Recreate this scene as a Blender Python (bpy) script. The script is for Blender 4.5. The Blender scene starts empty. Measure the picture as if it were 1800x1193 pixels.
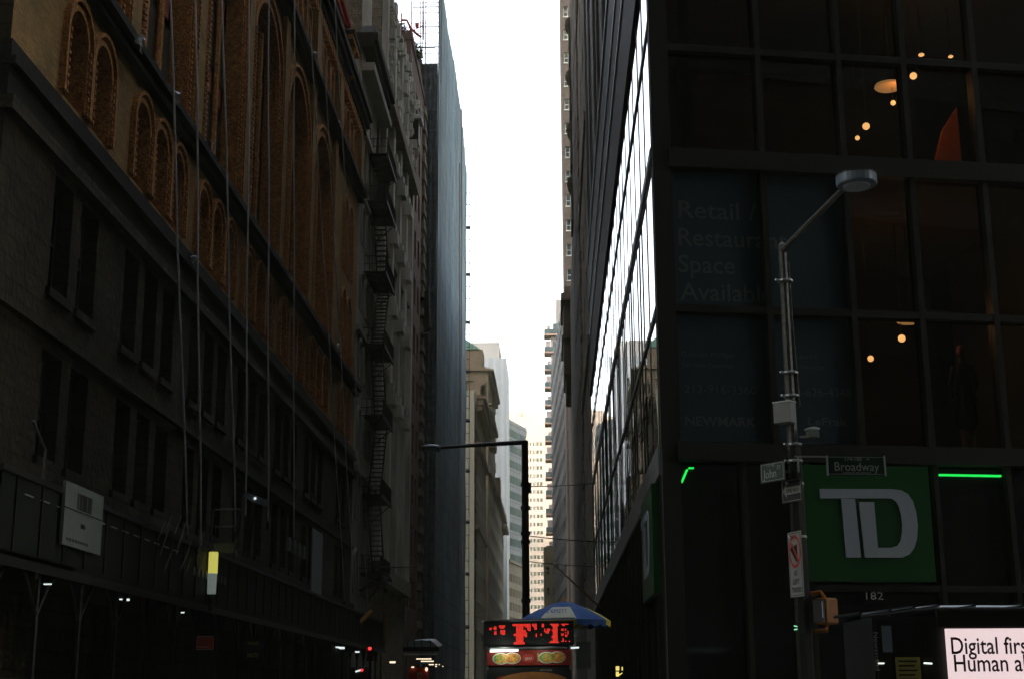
import bpy, bmesh, math, random
from mathutils import Vector, Matrix
R_ = math.radians
random.seed(7)
S = bpy.context.scene
COL = S.collection

# ------------------------------------------------------------------ camera
CZ = 1.65
PITCH = math.atan(621/2500.); YAW = math.atan(73/math.hypot(2500, 621)); ROLL = R_(0.28)
fw = Vector((-math.sin(YAW)*math.cos(PITCH), math.cos(YAW)*math.cos(PITCH), math.sin(PITCH)))
rt = Vector((math.cos(YAW), math.sin(YAW), 0)); up = rt.cross(fw)
rt2 = rt*math.cos(ROLL)-up*math.sin(ROLL); up2 = up*math.cos(ROLL)+rt*math.sin(ROLL)
cd = bpy.data.cameras.new('camera'); cam = bpy.data.objects.new('camera', cd); COL.objects.link(cam)
cam.matrix_world = Matrix(((rt2.x, up2.x, -fw.x, 0), (rt2.y, up2.y, -fw.y, 0), (rt2.z, up2.z, -fw.z, CZ), (0, 0, 0, 1)))
cd.sensor_width = 36; cd.lens = 50; cd.clip_start = 0.1; cd.clip_end = 6000
S.camera = cam

# ------------------------------------------------------------------ sky, sun, exposure
SUN_EL = 15.0; SUN_ROT = 186.0          # sun low behind the camera
w = bpy.data.worlds.new('World'); S.world = w; w.use_nodes = True
nt = w.node_tree; bg = nt.nodes['Background']
sk = nt.nodes.new('ShaderNodeTexSky'); sk.sky_type = 'NISHITA'; sk.sun_disc = False
sk.sun_elevation = R_(SUN_EL); sk.sun_rotation = R_(SUN_ROT); sk.air_density = 0.45; sk.dust_density = 7.0; sk.ozone_density = 1.0
hs = nt.nodes.new('ShaderNodeHueSaturation'); hs.inputs['Saturation'].default_value = .46      # hazy, nearly white sky
nt.links.new(sk.outputs[0], hs.inputs['Color']); nt.links.new(hs.outputs[0], bg.inputs[0]); bg.inputs[1].default_value = 0.15
sl = bpy.data.lights.new('sun', 'SUN'); sl.energy = 2.0; sl.angle = R_(0.5); sl.color = (1, .9, .8)
so = bpy.data.objects.new('sun', sl); COL.objects.link(so)
sd = Vector((math.sin(R_(SUN_ROT))*math.cos(R_(SUN_EL)), math.cos(R_(SUN_ROT))*math.cos(R_(SUN_EL)), math.sin(R_(SUN_EL))))
so.rotation_euler = sd.to_track_quat('Z', 'Y').to_euler(); so.location = (0, -60, 320)
S.view_settings.view_transform = 'Standard'; S.view_settings.look = 'None'
EXPO = 3.3
S.view_settings.exposure = EXPO; S.view_settings.gamma = 1.0
S.cycles.max_bounces = 8; S.cycles.diffuse_bounces = 4; S.cycles.glossy_bounces = 4; S.cycles.transparent_max_bounces = 16
S.cycles.caustics_reflective = False; S.cycles.caustics_refractive = False
S.cycles.use_denoising = True

# ------------------------------------------------------------------ materials
def mat(name, col, rough=.85, metal=0, col2=None, sc=2.0, amt=.5, bump=0, bsc=None, streak=False, brick=None, spec=.3, emit=None, estr=0, detail=6, wave=None, zgrid=None):
    m = bpy.data.materials.new(name); m.use_nodes = True; t = m.node_tree; n = t.nodes; L = t.links
    p = n['Principled BSDF']; p.inputs['Roughness'].default_value = rough; p.inputs['Metallic'].default_value = metal
    p.inputs['Specular IOR Level'].default_value = spec
    tc = n.new('ShaderNodeNewGeometry')
    mp = n.new('ShaderNodeMapping'); mp.inputs['Scale'].default_value = (1, 1, .18) if streak else (1, 1, 1)
    L.new(tc.outputs['Position'], mp.inputs['Vector'])
    nz = n.new('ShaderNodeTexNoise'); nz.inputs['Scale'].default_value = sc; nz.inputs['Detail'].default_value = detail; nz.inputs['Roughness'].default_value = .65
    L.new(mp.outputs[0], nz.inputs['Vector'])
    c2 = col2 or tuple(c*.55 for c in col)
    ramp = n.new('ShaderNodeMapRange'); ramp.inputs['From Min'].default_value = .35; ramp.inputs['From Max'].default_value = .65
    ramp.inputs['To Max'].default_value = amt
    L.new(nz.outputs['Fac'], ramp.inputs['Value'])
    mx = n.new('ShaderNodeMix'); mx.data_type = 'RGBA'; mx.inputs['A'].default_value = (*col, 1); mx.inputs['B'].default_value = (*c2, 1)
    L.new(ramp.outputs[0], mx.inputs['Factor'])
    out = mx.outputs['Result']; hsrc = None
    if brick:
        bw, bh, dark = brick
        sep = n.new('ShaderNodeSeparateXYZ'); L.new(tc.outputs['Position'], sep.inputs[0])
        ad = n.new('ShaderNodeMath'); ad.operation = 'ADD'; L.new(sep.outputs[0], ad.inputs[0]); L.new(sep.outputs[1], ad.inputs[1])
        cb = n.new('ShaderNodeCombineXYZ'); L.new(ad.outputs[0], cb.inputs[0]); L.new(sep.outputs[2], cb.inputs[1])
        bt = n.new('ShaderNodeTexBrick'); bt.inputs['Scale'].default_value = 1; bt.inputs['Brick Width'].default_value = bw; bt.inputs['Row Height'].default_value = bh
        bt.inputs['Mortar Size'].default_value = bh*.08; bt.inputs['Color1'].default_value = (1, 1, 1, 1); bt.inputs['Color2'].default_value = (.72, .72, .72, 1)
        bt.inputs['Mortar'].default_value = (dark, dark, dark, 1)
        L.new(cb.outputs[0], bt.inputs['Vector'])
        mm = n.new('ShaderNodeMix'); mm.data_type = 'RGBA'; mm.blend_type = 'MULTIPLY'; mm.inputs['Factor'].default_value = 1
        L.new(out, mm.inputs['A']); L.new(bt.outputs['Color'], mm.inputs['B']); out = mm.outputs['Result']; hsrc = bt.outputs['Fac']
    if zgrid:
        sep = n.new('ShaderNodeSeparateXYZ'); L.new(tc.outputs['Position'], sep.inputs[0])
        md = n.new('ShaderNodeMath'); md.operation = 'PINGPONG'; L.new(sep.outputs[2], md.inputs[0]); md.inputs[1].default_value = zgrid/2
        mr = n.new('ShaderNodeMapRange'); mr.inputs['From Min'].default_value = .03; mr.inputs['From Max'].default_value = .12; mr.inputs['To Min'].default_value = .72; mr.inputs['To Max'].default_value = 1
        L.new(md.outputs[0], mr.inputs['Value'])
        mm = n.new('ShaderNodeMix'); mm.data_type = 'RGBA'; mm.blend_type = 'MULTIPLY'; mm.inputs['Factor'].default_value = 1
        L.new(out, mm.inputs['A']); L.new(mr.outputs[0], mm.inputs['B']); out = mm.outputs['Result']
    if wave:
        ws, wa = wave
        sep = n.new('ShaderNodeSeparateXYZ'); L.new(tc.outputs['Position'], sep.inputs[0])
        ad = n.new('ShaderNodeMath'); ad.operation = 'ADD'; L.new(sep.outputs[0], ad.inputs[0]); L.new(sep.outputs[1], ad.inputs[1])
        mu = n.new('ShaderNodeMath'); mu.operation = 'MULTIPLY'; L.new(ad.outputs[0], mu.inputs[0]); mu.inputs[1].default_value = ws
        sn = n.new('ShaderNodeMath'); sn.operation = 'SINE'; L.new(mu.outputs[0], sn.inputs[0])
        mr = n.new('ShaderNodeMapRange'); mr.inputs['From Min'].default_value = -.2; mr.inputs['From Max'].default_value = 1; mr.inputs['To Min'].default_value = 1-wa; mr.inputs['To Max'].default_value = 1
        L.new(sn.outputs[0], mr.inputs['Value'])
        mm = n.new('ShaderNodeMix'); mm.data_type = 'RGBA'; mm.blend_type = 'MULTIPLY'; mm.inputs['Factor'].default_value = 1
        L.new(out, mm.inputs['A']); L.new(mr.outputs[0], mm.inputs['B']); out = mm.outputs['Result']
    L.new(out, p.inputs['Base Color'])
    if bump:
        nb = n.new('ShaderNodeTexNoise'); nb.inputs['Scale'].default_value = bsc or sc*6; nb.inputs['Detail'].default_value = 4
        L.new(tc.outputs['Position'], nb.inputs['Vector'])
        bp = n.new('ShaderNodeBump'); bp.inputs['Strength'].default_value = min(1, bump); bp.inputs['Distance'].default_value = .08
        L.new(nb.outputs['Fac'], bp.inputs['Height']); L.new(bp.outputs[0], p.inputs['Normal'])
    if emit:
        p.inputs['Emission Color'].default_value = (*emit, 1); p.inputs['Emission Strength'].default_value = estr
    return m

def emis(name, col, s):
    s = s/2**EXPO
    m = bpy.data.materials.new(name); m.use_nodes = True; t = m.node_tree
    p = t.nodes['Principled BSDF']; p.inputs['Base Color'].default_value = (*[c*.5 for c in col], 1)
    p.inputs['Emission Color'].default_value = (*col, 1); p.inputs['Emission Strength'].default_value = s
    return m

def glassmat(name, tint, refl_ior, base=None, gcol=(1, 1, 1), rough=.02, bump=0):
    """thin architectural glass: Fresnel mirror over either clear tint or a dark body"""
    m = bpy.data.materials.new(name); m.use_nodes = True; t = m.node_tree; n = t.nodes; L = t.links
    n.remove(n['Principled BSDF']); o = n['Material Output']
    fr = n.new('ShaderNodeFresnel'); fr.inputs['IOR'].default_value = refl_ior
    gl = n.new('ShaderNodeBsdfGlossy'); gl.inputs['Roughness'].default_value = rough; gl.inputs['Color'].default_value = (*gcol, 1)
    if base is not None:
        b = n.new('ShaderNodeBsdfDiffuse'); b.inputs['Color'].default_value = (*base, 1)
    else:
        b = n.new('ShaderNodeBsdfTransparent'); b.inputs['Color'].default_value = (*tint, 1)
    if bump:
        g = n.new('ShaderNodeNewGeometry'); nb = n.new('ShaderNodeTexNoise'); nb.inputs['Scale'].default_value = .35; nb.inputs['Detail'].default_value = 1
        L.new(g.outputs['Position'], nb.inputs['Vector'])
        bp = n.new('ShaderNodeBump'); bp.inputs['Strength'].default_value = bump; bp.inputs['Distance'].default_value = .02
        L.new(nb.outputs['Fac'], bp.inputs['Height']); L.new(bp.outputs[0], gl.inputs['Normal'])
    mx = n.new('ShaderNodeMixShader'); L.new(fr.outputs[0], mx.inputs[0]); L.new(b.outputs[0], mx.inputs[1]); L.new(gl.outputs[0], mx.inputs[2])
    L.new(mx.outputs[0], o.inputs['Surface'])
    return m

M = dict(
    asphalt=mat('asphalt', (.05, .05, .05), .9, sc=3, bump=.4),
    pave=mat('pavement', (.22, .21, .2), .9, sc=1.5, bump=.2),
    lower=mat('shaded_brownstone', (.058, .042, .017), .9, col2=(.026, .019, .008), sc=.7, amt=.9, bump=.7, bsc=5, brick=(1.15, .43, .5)),  # low floors' shade put into the darkened brown stone colour
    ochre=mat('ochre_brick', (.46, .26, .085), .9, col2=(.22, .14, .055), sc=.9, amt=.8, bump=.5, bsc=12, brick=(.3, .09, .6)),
    terra=mat('terracotta', (.74, .33, .085), .8, col2=(.24, .105, .035), sc=7, amt=.9, bump=1, bsc=16),
    redsp=mat('red_spandrel', (.34, .08, .045), .7, sc=4, amt=.7, bump=.4),
    darkled=mat('sooty_ledge', (.013, .010, .005), .9, sc=2, bump=.3),
    pinkroof=mat('pink_primer_steel', (.75, .22, .19), .6, sc=2, amt=.35),
    palestone=mat('pale_stone', (.44, .43, .36), .9, col2=(.26, .27, .22), sc=.9, amt=.9, bump=.5, bsc=7, streak=True),
    buffbrick=mat('buff_rough_brick', (.45, .39, .29), .95, col2=(.2, .17, .12), sc=2.2, amt=.9, bump=1, bsc=8, brick=(.5, .2, .6)),
    lime=mat('limestone', (.74, .72, .64), .85, col2=(.32, .32, .27), sc=1.0, amt=.9, bump=.4, bsc=6, streak=True),
    redbrick=mat('red_brick', (.24, .14, .105), .9, col2=(.17, .105, .08), sc=1.2, amt=.8, brick=(.5, .17, .75)),
    tanquoin=mat('tan_quoin', (.36, .32, .24), .9, sc=1.5, amt=.7, bump=.5),
    netside=mat('blue_grey_netting', (.31, .41, .46), .85, col2=(.18, .25, .29), sc=.9, amt=1, streak=True, wave=(7.5, .4), zgrid=2.0),
    netdark=mat('dark_netting', (.15, .18, .20), .9, col2=(.06, .075, .085), sc=1.6, amt=1, bump=.6, bsc=2, zgrid=2.0),
    creamwall=mat('cream_render', (.19, .175, .13), .9, col2=(.2, .19, .15), sc=.5, amt=.8, streak=True),
    brownfac=mat('brown_masonry', (.10, .082, .052), .9, col2=(.055, .045, .03), sc=.8, amt=.9, bump=.5),
    towerbrick=mat('tower_brick', (.11, .08, .05), .9, col2=(.085, .066, .045), sc=.9, amt=.9, brick=(.6, .2, .75)),
    copper=mat('green_copper', (.07, .16, .13), .7, sc=1, amt=.5, wave=(9, .4)),
    metalpanel=mat('ribbed_grey_metal', (.13, .148, .165), .55, col2=(.11, .125, .14), sc=.15, amt=.6, wave=(3.4, .22)),
    concrete=mat('pale_concrete', (.16, .155, .15), .9, sc=.3, amt=.25),
    slimbrick=mat('slim_tower_brick', (.15, .115, .095), .9, col2=(.11, .085, .07), sc=1.2, amt=.8, brick=(.5, .17, .75)), groundglass=mat('ground_floor_dark_glass', (.022, .024, .018), .6, sc=2, amt=.4, spec=0),
    farcream=mat('far_cream_stone', (.118, .092, .076), .9, col2=(.1, .078, .064), sc=.12, amt=.6),
    farbrown=mat('far_brown_stone', (.12, .10, .07), .9, sc=.4, amt=.5),
    whitecol=mat('white_column', (.18, .15, .142), .7, sc=.5, amt=.2),
    greyrib=mat('grey_band', (.10, .104, .112), .8, sc=.4, amt=.5),
    balcon=mat('balcony_slab', (.24, .155, .115), .8, sc=.5, amt=.3),
    darkbrown=mat('dark_ornate_stone', (.10, .07, .045), .9, sc=1.5, amt=.8, bump=1, bsc=5),
    darkmetal=mat('dark_mullion_metal', (.028, .028, .026), .45, sc=3, amt=.3, spec=.4),
    alum=mat('aluminium_trim', (.42, .43, .43), .4, metal=.6, sc=5, amt=.3),
    blackst=mat('black_panel', (.014, .014, .008), .6, sc=2, amt=.3),
    brownpanel=mat('bronze_panel', (.011, .009, .005), .5, sc=2, amt=.4),
    iron=mat('painted_iron', (.03, .035, .03), .6, sc=8, amt=.5),
    galv=mat('galvanised_steel', (.15, .145, .125), .5, metal=.5, col2=(.075, .07, .06), sc=14, amt=.8),
    lampgrey=mat('lamp_grey_paint', (.26, .31, .36), .35, sc=9, amt=.3),
    poledark=mat('dark_pole_steel', (.022, .022, .018), .5, sc=9, amt=.5),
    timber=mat('yellowed_timber', (.38, .2, .05), .8, sc=6, amt=.5),
    shedgreen=mat('shed_dark_green', (.014, .016, .008), .7, sc=2, amt=.5),
    tarp=mat('white_sheet', (.75, .78, .82), .6, sc=9, amt=.3),
    rope=mat('pale_rope', (.85, .9, .88), .6, sc=9, amt=.3),
    white=mat('white_paint', (.72, .74, .72), .6, sc=3, amt=.12), signwhite=mat('greyish_sign_white', (.34, .34, .31), .6, sc=3, amt=.3),  # signwhite is an evenly greyer copy of the white paint
    boardwhite=mat('dusty_white_board', (.19, .2, .17), .7, sc=3, amt=.35),
    redpaint=mat('red_sign', (.55, .06, .04), .5, sc=3, amt=.15),
    signgreen=mat('street_sign_green', (.008, .035, .018), .4, sc=3, amt=.1),
    signblack=mat('sign_black', (.02, .02, .02), .5, sc=3, amt=.1),
    bankgreen=mat('bank_green', (.010, .085, .018), .4, sc=3, amt=.1),
    logowhite=mat('logo_white', (.46, .5, .55), .5, sc=9, amt=.1),
    sheetblue=mat('blue_window_vinyl', (.02, .042, .055), .6, sc=1, amt=.35),
    vinyltext=mat('pale_vinyl_letters', (.09, .115, .10), .6, sc=9, amt=.3),
    dimwhite=mat('dim_white_letters', (.45, .46, .42), .6, sc=9, amt=.3),
    yellowtext=mat('yellow_letters', (.5, .42, .1), .6, sc=9, amt=.3),
    orangepaint=mat('signal_yellow_orange', (.42, .15, .025), .5, sc=9, amt=.25),
    umbblue=mat('umbrella_blue', (.02, .07, .22), .8, sc=4, amt=.25),
    umbyel=mat('umbrella_yellow', (.5, .36, .04), .8, sc=4, amt=.2),
    umbpale=mat('umbrella_pale', (.4, .41, .33), .8, sc=4, amt=.2),
    cartsteel=mat('cart_steel', (.5, .5, .5), .3, metal=.9, sc=9, amt=.3),
    foodred=mat('menu_red', (.3, .03, .02), .5, sc=6, amt=.6),
    food1=mat('food_orange', (.7, .33, .07), .5, col2=(.12, .2, .03), sc=26, amt=1),
    food2=mat('food_yellow', (.75, .42, .08), .5, col2=(.4, .09, .03), sc=24, amt=1),
    salad=mat('salad_green', (.08, .35, .05), .5, sc=30, amt=.6),
    hotdog=mat('hotdog_bread', (.5, .2, .06), .6, sc=14, amt=.7),
    blindm=mat('window_blind', (.11, .10, .07), .8, sc=2, amt=.3),
    interior=mat('interior_dark', (.10, .09, .06), .9, sc=1, amt=.4),
    ceilingm=mat('interior_ceiling', (.12, .10, .07), .9, sc=1, amt=.3),
    orangewall=mat('orange_wall', (.6, .16, .04), .8, sc=4, amt=.4),
    dress=mat('dark_dress', (.03, .035, .04), .8, sc=5, amt=.3), skin=mat('mannequin_skin', (.4, .2, .12), .6, sc=5, amt=.1),
    plantred=mat('purple_foliage', (.16, .03, .05), .8, sc=5, amt=.6), plantgreen=mat('green_foliage', (.07, .12, .05), .8, sc=5, amt=.6),
    redsteel=mat('red_steel', (.65, .07, .04), .5, sc=5, amt=.2),
)
G = dict(
    dark=glassmat('dark_window_glass', None, 1.5, base=(.012, .014, .014), rough=.06),
    pale=glassmat('sky_window_glass', None, 2.6, base=(.05, .07, .08), rough=.05),
    mirror=glassmat('mirror_curtain_glass', None, 2.2, base=(.01, .014, .013), gcol=(.95, .97, 1), rough=.004, bump=.15),
    front=glassmat('tinted_shop_glass', (.42, .40, .34), 1.35, rough=.02),
    frost=None,
    canopy=glassmat('canopy_glass', (.55, .62, .62), 1.5, rough=.3),
    green=glassmat('green_tower_glass', None, 2.0, base=(.015, .05, .045), gcol=(.05, .105, .095), rough=.1),
    fargrey=glassmat('grey_tower_glass', None, 2.8, base=(.05, .06, .065), gcol=(.5, .52, .55), rough=.12),
)
def frosted():
    m = bpy.data.materials.new('frosted_canopy_glass'); m.use_nodes = True; t = m.node_tree; n = t.nodes
    tr = n.new('ShaderNodeBsdfTranslucent'); tr.inputs['Color'].default_value = (.8, .88, .9, 1); mx = n.new('ShaderNodeMixShader'); mx.inputs[0].default_value = .8
    t.links.new(n['Principled BSDF'].outputs[0], mx.inputs[1]); t.links.new(tr.outputs[0], mx.inputs[2]); t.links.new(mx.outputs[0], n['Material Output'].inputs['Surface'])
    return m
G['frost'] = frosted()
E_ = dict(
    led=emis('led_red', (1, .045, .03), 1.0), tube=emis('tube_white', (.85, 1, .88), 2.2), bulb=emis('bulb_warm', (1, .55, .22), 2.2),
    disc=emis('disc_shade', (1, .52, .2), .5), green=emis('green_neon', (.02, 1, .12), .9), screen=emis('advert_screen', (.92, .72, .73), .9),
    warm=emis('warm_tube', (1, .8, .55), 1.4), red=emis('red_signal', (1, .05, .05), 1.3), yel=emis('yellow_glow', (.85, .78, .16), .6),
    white=emis('white_glow', (.55, .65, .6), .2), small=emis('small_white_lamp', (.8, .9, .9), 1.0), ywin=emis('yellow_lit_window', (1, .8, .2), .9),
)

# ------------------------------------------------------------------ geometry helpers
class F:
    """facade frame: u along the wall, d out of the wall, z up"""
    def __init__(s, o, U, N): s.o = Vector(o); s.U = Vector(U).normalized(); s.N = Vector(N).normalized()
    def __call__(s, u, d, z): return s.o+s.U*u+s.N*d+Vector((0, 0, z))
FW_ = F((0, 0, 0), (1, 0, 0), (0, -1, 0))            # world-aligned, u=x, d=-y
def FL(x): return F((x, 0, 0), (0, 1, 0), (1, 0, 0))   # left-hand street wall at x
def FR(x): return F((x, 0, 0), (0, 1, 0), (-1, 0, 0))  # right-hand street wall at x
def FC(y): return F((0, y, 0), (1, 0, 0), (0, -1, 0))  # wall facing the camera at depth y

class MB:
    def __init__(s): s.v = []; s.f = []; s.marks = []
    def cut(s): s.marks.append((len(s.v), len(s.f)))
    def build_each(s, name, m, parent):
        """one object per stretch between cut() marks"""
        pv, pf = 0, 0
        for v, f in s.marks+[(len(s.v), len(s.f))]:
            if f > pf:
                q = MB(); q.v = s.v[pv:v]; q.f = [tuple(i-pv for i in t) for t in s.f[pf:f]]; q.build(name, m, parent)
            pv, pf = v, f
    def add(s, vs, fs):
        b = len(s.v); s.v += [tuple(v) for v in vs]; s.f += [tuple(i+b for i in f) for f in fs]; return s
    def quad(s, *p): return s.add(p, [tuple(range(len(p)))])
    def box(s, Fr, u0, u1, d0, d1, z0, z1):
        P = [Fr(u, d, z) for u in (u0, u1) for d in (d0, d1) for z in (z0, z1)]
        return s.add(P, [(0, 1, 3, 2), (4, 6, 7, 5), (0, 4, 5, 1), (2, 3, 7, 6), (0, 2, 6, 4), (1, 5, 7, 3)])
    def wbox(s, x0, x1, y0, y1, z0, z1): return s.box(FW_, x0, x1, -y1, -y0, z0, z1)
    def prism(s, Fr, pts, d0, d1):
        n = len(pts); P = [Fr(u, d0, z) for u, z in pts]+[Fr(u, d1, z) for u, z in pts]
        return s.add(P, [tuple(range(n)), tuple(range(2*n-1, n-1, -1))]+[(i, (i+1) % n, n+(i+1) % n, n+i) for i in range(n)])
    def tube(s, path, r, n=8, cap=True):
        path = [Vector(p) for p in path]; rs = r if isinstance(r, (list, tuple)) else [r]*len(path)
        base = len(s.v); N = len(path)
        for i, p in enumerate(path):
            t = (path[min(i+1, N-1)]-path[max(i-1, 0)]).normalized()
            a = t.cross(Vector((0, 0, 1)));
            if a.length < .05: a = t.cross(Vector((0, 1, 0)))
            a.normalize(); b = t.cross(a)
            for k in range(n):
                an = 2*math.pi*k/n; s.v.append(tuple(p+(a*math.cos(an)+b*math.sin(an))*rs[i]))
        for i in range(N-1):
            for k in range(n):
                s.f.append((base+i*n+k, base+i*n+(k+1) % n, base+(i+1)*n+(k+1) % n, base+(i+1)*n+k))
        if cap: s.f.append(tuple(base+k for k in range(n))[::-1]); s.f.append(tuple(base+(N-1)*n+k for k in range(n)))
        return s
    def lathe(s, c, prof, n=20, ax=None):
        """prof = [(r,z)] about the vertical axis through c"""
        base = len(s.v); c = Vector(c)
        for r, z in prof:
            for k in range(n):
                an = 2*math.pi*k/n; s.v.append((c.x+r*math.cos(an), c.y+r*math.sin(an), c.z+z))
        for i in range(len(prof)-1):
            for k in range(n): s.f.append((base+i*n+k, base+i*n+(k+1) % n, base+(i+1)*n+(k+1) % n, base+(i+1)*n+k))
        s.f.append(tuple(base+k for k in range(n))[::-1]); s.f.append(tuple(base+(len(prof)-1)*n+k for k in range(n)))
        return s
    def ball(s, c, r, n=12, sz=1):
        return s.lathe(c, [(max(1e-4, r*math.sin(math.pi*i/8)), -r*sz*math.cos(math.pi*i/8)) for i in range(9)], n)
    def build(s, name, m, parent=None, loc=None, smooth=False, label=None, bev=0):
        me = bpy.data.meshes.new(name); o = Vector((0, 0, 0))
        if loc is None and parent is None and s.v:
            xs = [v[0] for v in s.v]; ys = [v[1] for v in s.v]
            loc = ((min(xs)+max(xs))/2, (min(ys)+max(ys))/2, min(v[2] for v in s.v))
        if loc is not None: o = Vector(loc)
        wo = world_loc(parent) if parent else Vector((0, 0, 0))
        off = o if loc is not None else wo
        me.from_pydata([tuple(Vector(v)-off) for v in s.v], [], s.f); me.validate(); me.update()
        b = bmesh.new(); b.from_mesh(me); bmesh.ops.recalc_face_normals(b, faces=b.faces)
        b.to_mesh(me); b.free()
        if smooth:
            for p in me.polygons: p.use_smooth = True
        me.materials.append(m); ob = bpy.data.objects.new(name, me); COL.objects.link(ob)
        if parent: ob.parent = parent; ob.location = off-wo
        else: ob.location = off
        if bev:
            bm = ob.modifiers.new('bevel', 'BEVEL'); bm.width = bev; bm.segments = 2; bm.limit_method = 'ANGLE'
        if label: ob['label'] = label
        return ob
def world_loc(o):
    v = Vector(o.location)
    while o.parent: o = o.parent; v += Vector(o.location)
    return v
def thing(name, label, cat, loc=(0, 0, 0), group=None):
    o = bpy.data.objects.new(name, None); COL.objects.link(o); o.location = loc; o.empty_display_size = .3
    o['label'] = label; o['category'] = cat
    if group: o['group'] = group
    return o
def tag(o, label, cat, group=None):
    o['label'] = label; o['category'] = cat
    if group: o['group'] = group
    return o
def struct(o): o['kind'] = 'structure'; return o

def text_polys(body, size, shear=0, xs=1, bold=0, spacing=1):
    cu = bpy.data.curves.new('t', 'FONT'); cu.body = body; cu.size = size; cu.offset = bold; cu.resolution_u = 3; cu.shear = shear; cu.space_character = spacing
    ob = bpy.data.objects.new('t', cu); COL.objects.link(ob)
    dg = bpy.context.evaluated_depsgraph_get(); me = bpy.data.meshes.new_from_object(ob.evaluated_get(dg))
    vs = [(v.co.x*xs, v.co.y) for v in me.vertices]; fs = [tuple(p.vertices) for p in me.polygons]
    bpy.data.objects.remove(ob); bpy.data.meshes.remove(me)
    return vs, fs
def text(mb, Fr, body, u, d, z, size, width=None, rot=0, bold=0, shear=0):
    """letters laid on a facade frame, baseline start (u,z); width = total width wanted"""
    vs, fs = text_polys(body, size, shear, 1, bold)
    if not vs: return mb
    x0 = min(v[0] for v in vs); x1 = max(v[0] for v in vs); k = (width/(x1-x0)) if width else 1
    c, s_ = math.cos(rot), math.sin(rot)
    P = []
    for x, y in vs:
        x = (x-x0)*k; P.append(Fr(u+x*c-y*s_, d, z+x*s_+y*c))
    mb.add(P, fs); return mb

# walls with openings --------------------------------------------------------
def arc(u0, u1, zs, zt, n=10):
    """arch outline from (u0,zs) over to (u1,zs), apex zt"""
    c = (u0+u1)/2; a = (u1-u0)/2; h = zt-zs
    return [(c-a*math.cos(math.pi*i/n), zs+h*math.sin(math.pi*i/n)) for i in range(n+1)]
def wall(mb, Fr, u0, u1, z0, z1, ops, rev=.35, d=0, jamb=None):
    """solid wall with openings (a,b,z0,z1,spring or None); jamb = separate builder for the reveals"""
    us = sorted({u0, u1, *[o[0] for o in ops], *[o[1] for o in ops]}); zs = sorted({z0, z1, *[o[2] for o in ops], *[o[3] for o in ops]})
    j = jamb or mb
    for i in range(len(us)-1):
        k = 0
        while k < len(zs)-1:
            cu = (us[i]+us[i+1])/2
            def isopen(kk):
                cz = (zs[kk]+zs[kk+1])/2
                return any(o[0] < cu < o[1] and o[2] < cz < o[3] for o in ops)
            if isopen(k): k += 1; continue
            e = k
            while e+1 < len(zs)-1 and not isopen(e+1): e += 1
            mb.quad(Fr(us[i], d, zs[k]), Fr(us[i+1], d, zs[k]), Fr(us[i+1], d, zs[e+1]), Fr(us[i], d, zs[e+1])); k = e+1
    for a, b, c, t, sp in ops:
        if sp is None:
            ring = [(a, c), (a, t), (b, t), (b, c)]
        else:
            A = arc(a, b, sp, t); ring = [(a, c)]+A+[(b, c)]
            m_ = len(A)//2
            for i in range(len(A)-1):
                q = A[i], A[i+1]; corner = (a, t) if i < m_ else (b, t)
                mb.quad(Fr(q[0][0], d, q[0][1]), Fr(q[1][0], d, q[1][1]), Fr(corner[0], d, corner[1]))
            mb.quad(Fr(a, d, t), Fr(A[m_][0], d, A[m_][1]), Fr(b, d, t)) if abs(A[m_][1]-t) > 1e-6 else None
        for i in range(len(ring)):
            p, q = ring[i], ring[(i+1) % len(ring)]
            j.quad(Fr(p[0], d, p[1]), Fr(q[0], d, q[1]), Fr(q[0], d-rev, q[1]), Fr(p[0], d-rev, p[1]))
        if jamb: jamb.cut()
def window(root, Fr, o, rev, fm, gm, d=0, rail=True, name='window', mull=0, blind=None):
    a, b, c, t, sp = o; fd = d-rev+.06; w_ = min(.07, (b-a)*.12)
    fr = MB(); z1 = t if sp is None else sp
    fr.box(Fr, a, a+w_, fd-.05, fd, c, z1); fr.box(Fr, b-w_, b, fd-.05, fd, c, z1); fr.box(Fr, a+w_, b-w_, fd-.05, fd, c, c+w_)
    if sp is None: fr.box(Fr, a+w_, b-w_, fd-.05, fd, t-w_, t)
    if rail: zz = (c+z1)/2; fr.box(Fr, a+w_, b-w_, fd-.045, fd+.005, zz-w_*.5, zz+w_*.5)
    for k in range(mull): uu = a+(b-a)*(k+1)/(mull+1); fr.box(Fr, uu-w_*.5, uu+w_*.5, fd-.04, fd+.01, c+w_, z1)
    wo = fr.build(name, fm, root)
    if blind and sp is None:
        k_ = (math.sin(a*12.9898+c*78.233)*43758.5453) % 1
        if k_ < .38:
            bl = MB(); zb = t-(t-c)*(.25+.9*k_); bl.box(Fr, a+w_, b-w_, fd-.028, fd-.022, zb, t-w_); bl.build('blind', blind, wo)
    gl = MB(); pts = [(a, c), (a, t), (b, t), (b, c)] if sp is None else [(a, c)]+arc(a, b, sp, t)+[(b, c)]
    gl.quad(*[Fr(u, fd-.03, z) for u, z in pts]); gl.build('pane', gm, wo)
    return wo
def pane(root, Fr, o, rev, gm, d=0, name='window'):
    a, b, c, t, sp = o
    g = MB(); g.quad(Fr(a, d-rev+.01, c), Fr(b, d-rev+.01, c), Fr(b, d-rev+.01, t), Fr(a, d-rev+.01, t)); return g.build(name, gm, root)

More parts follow.
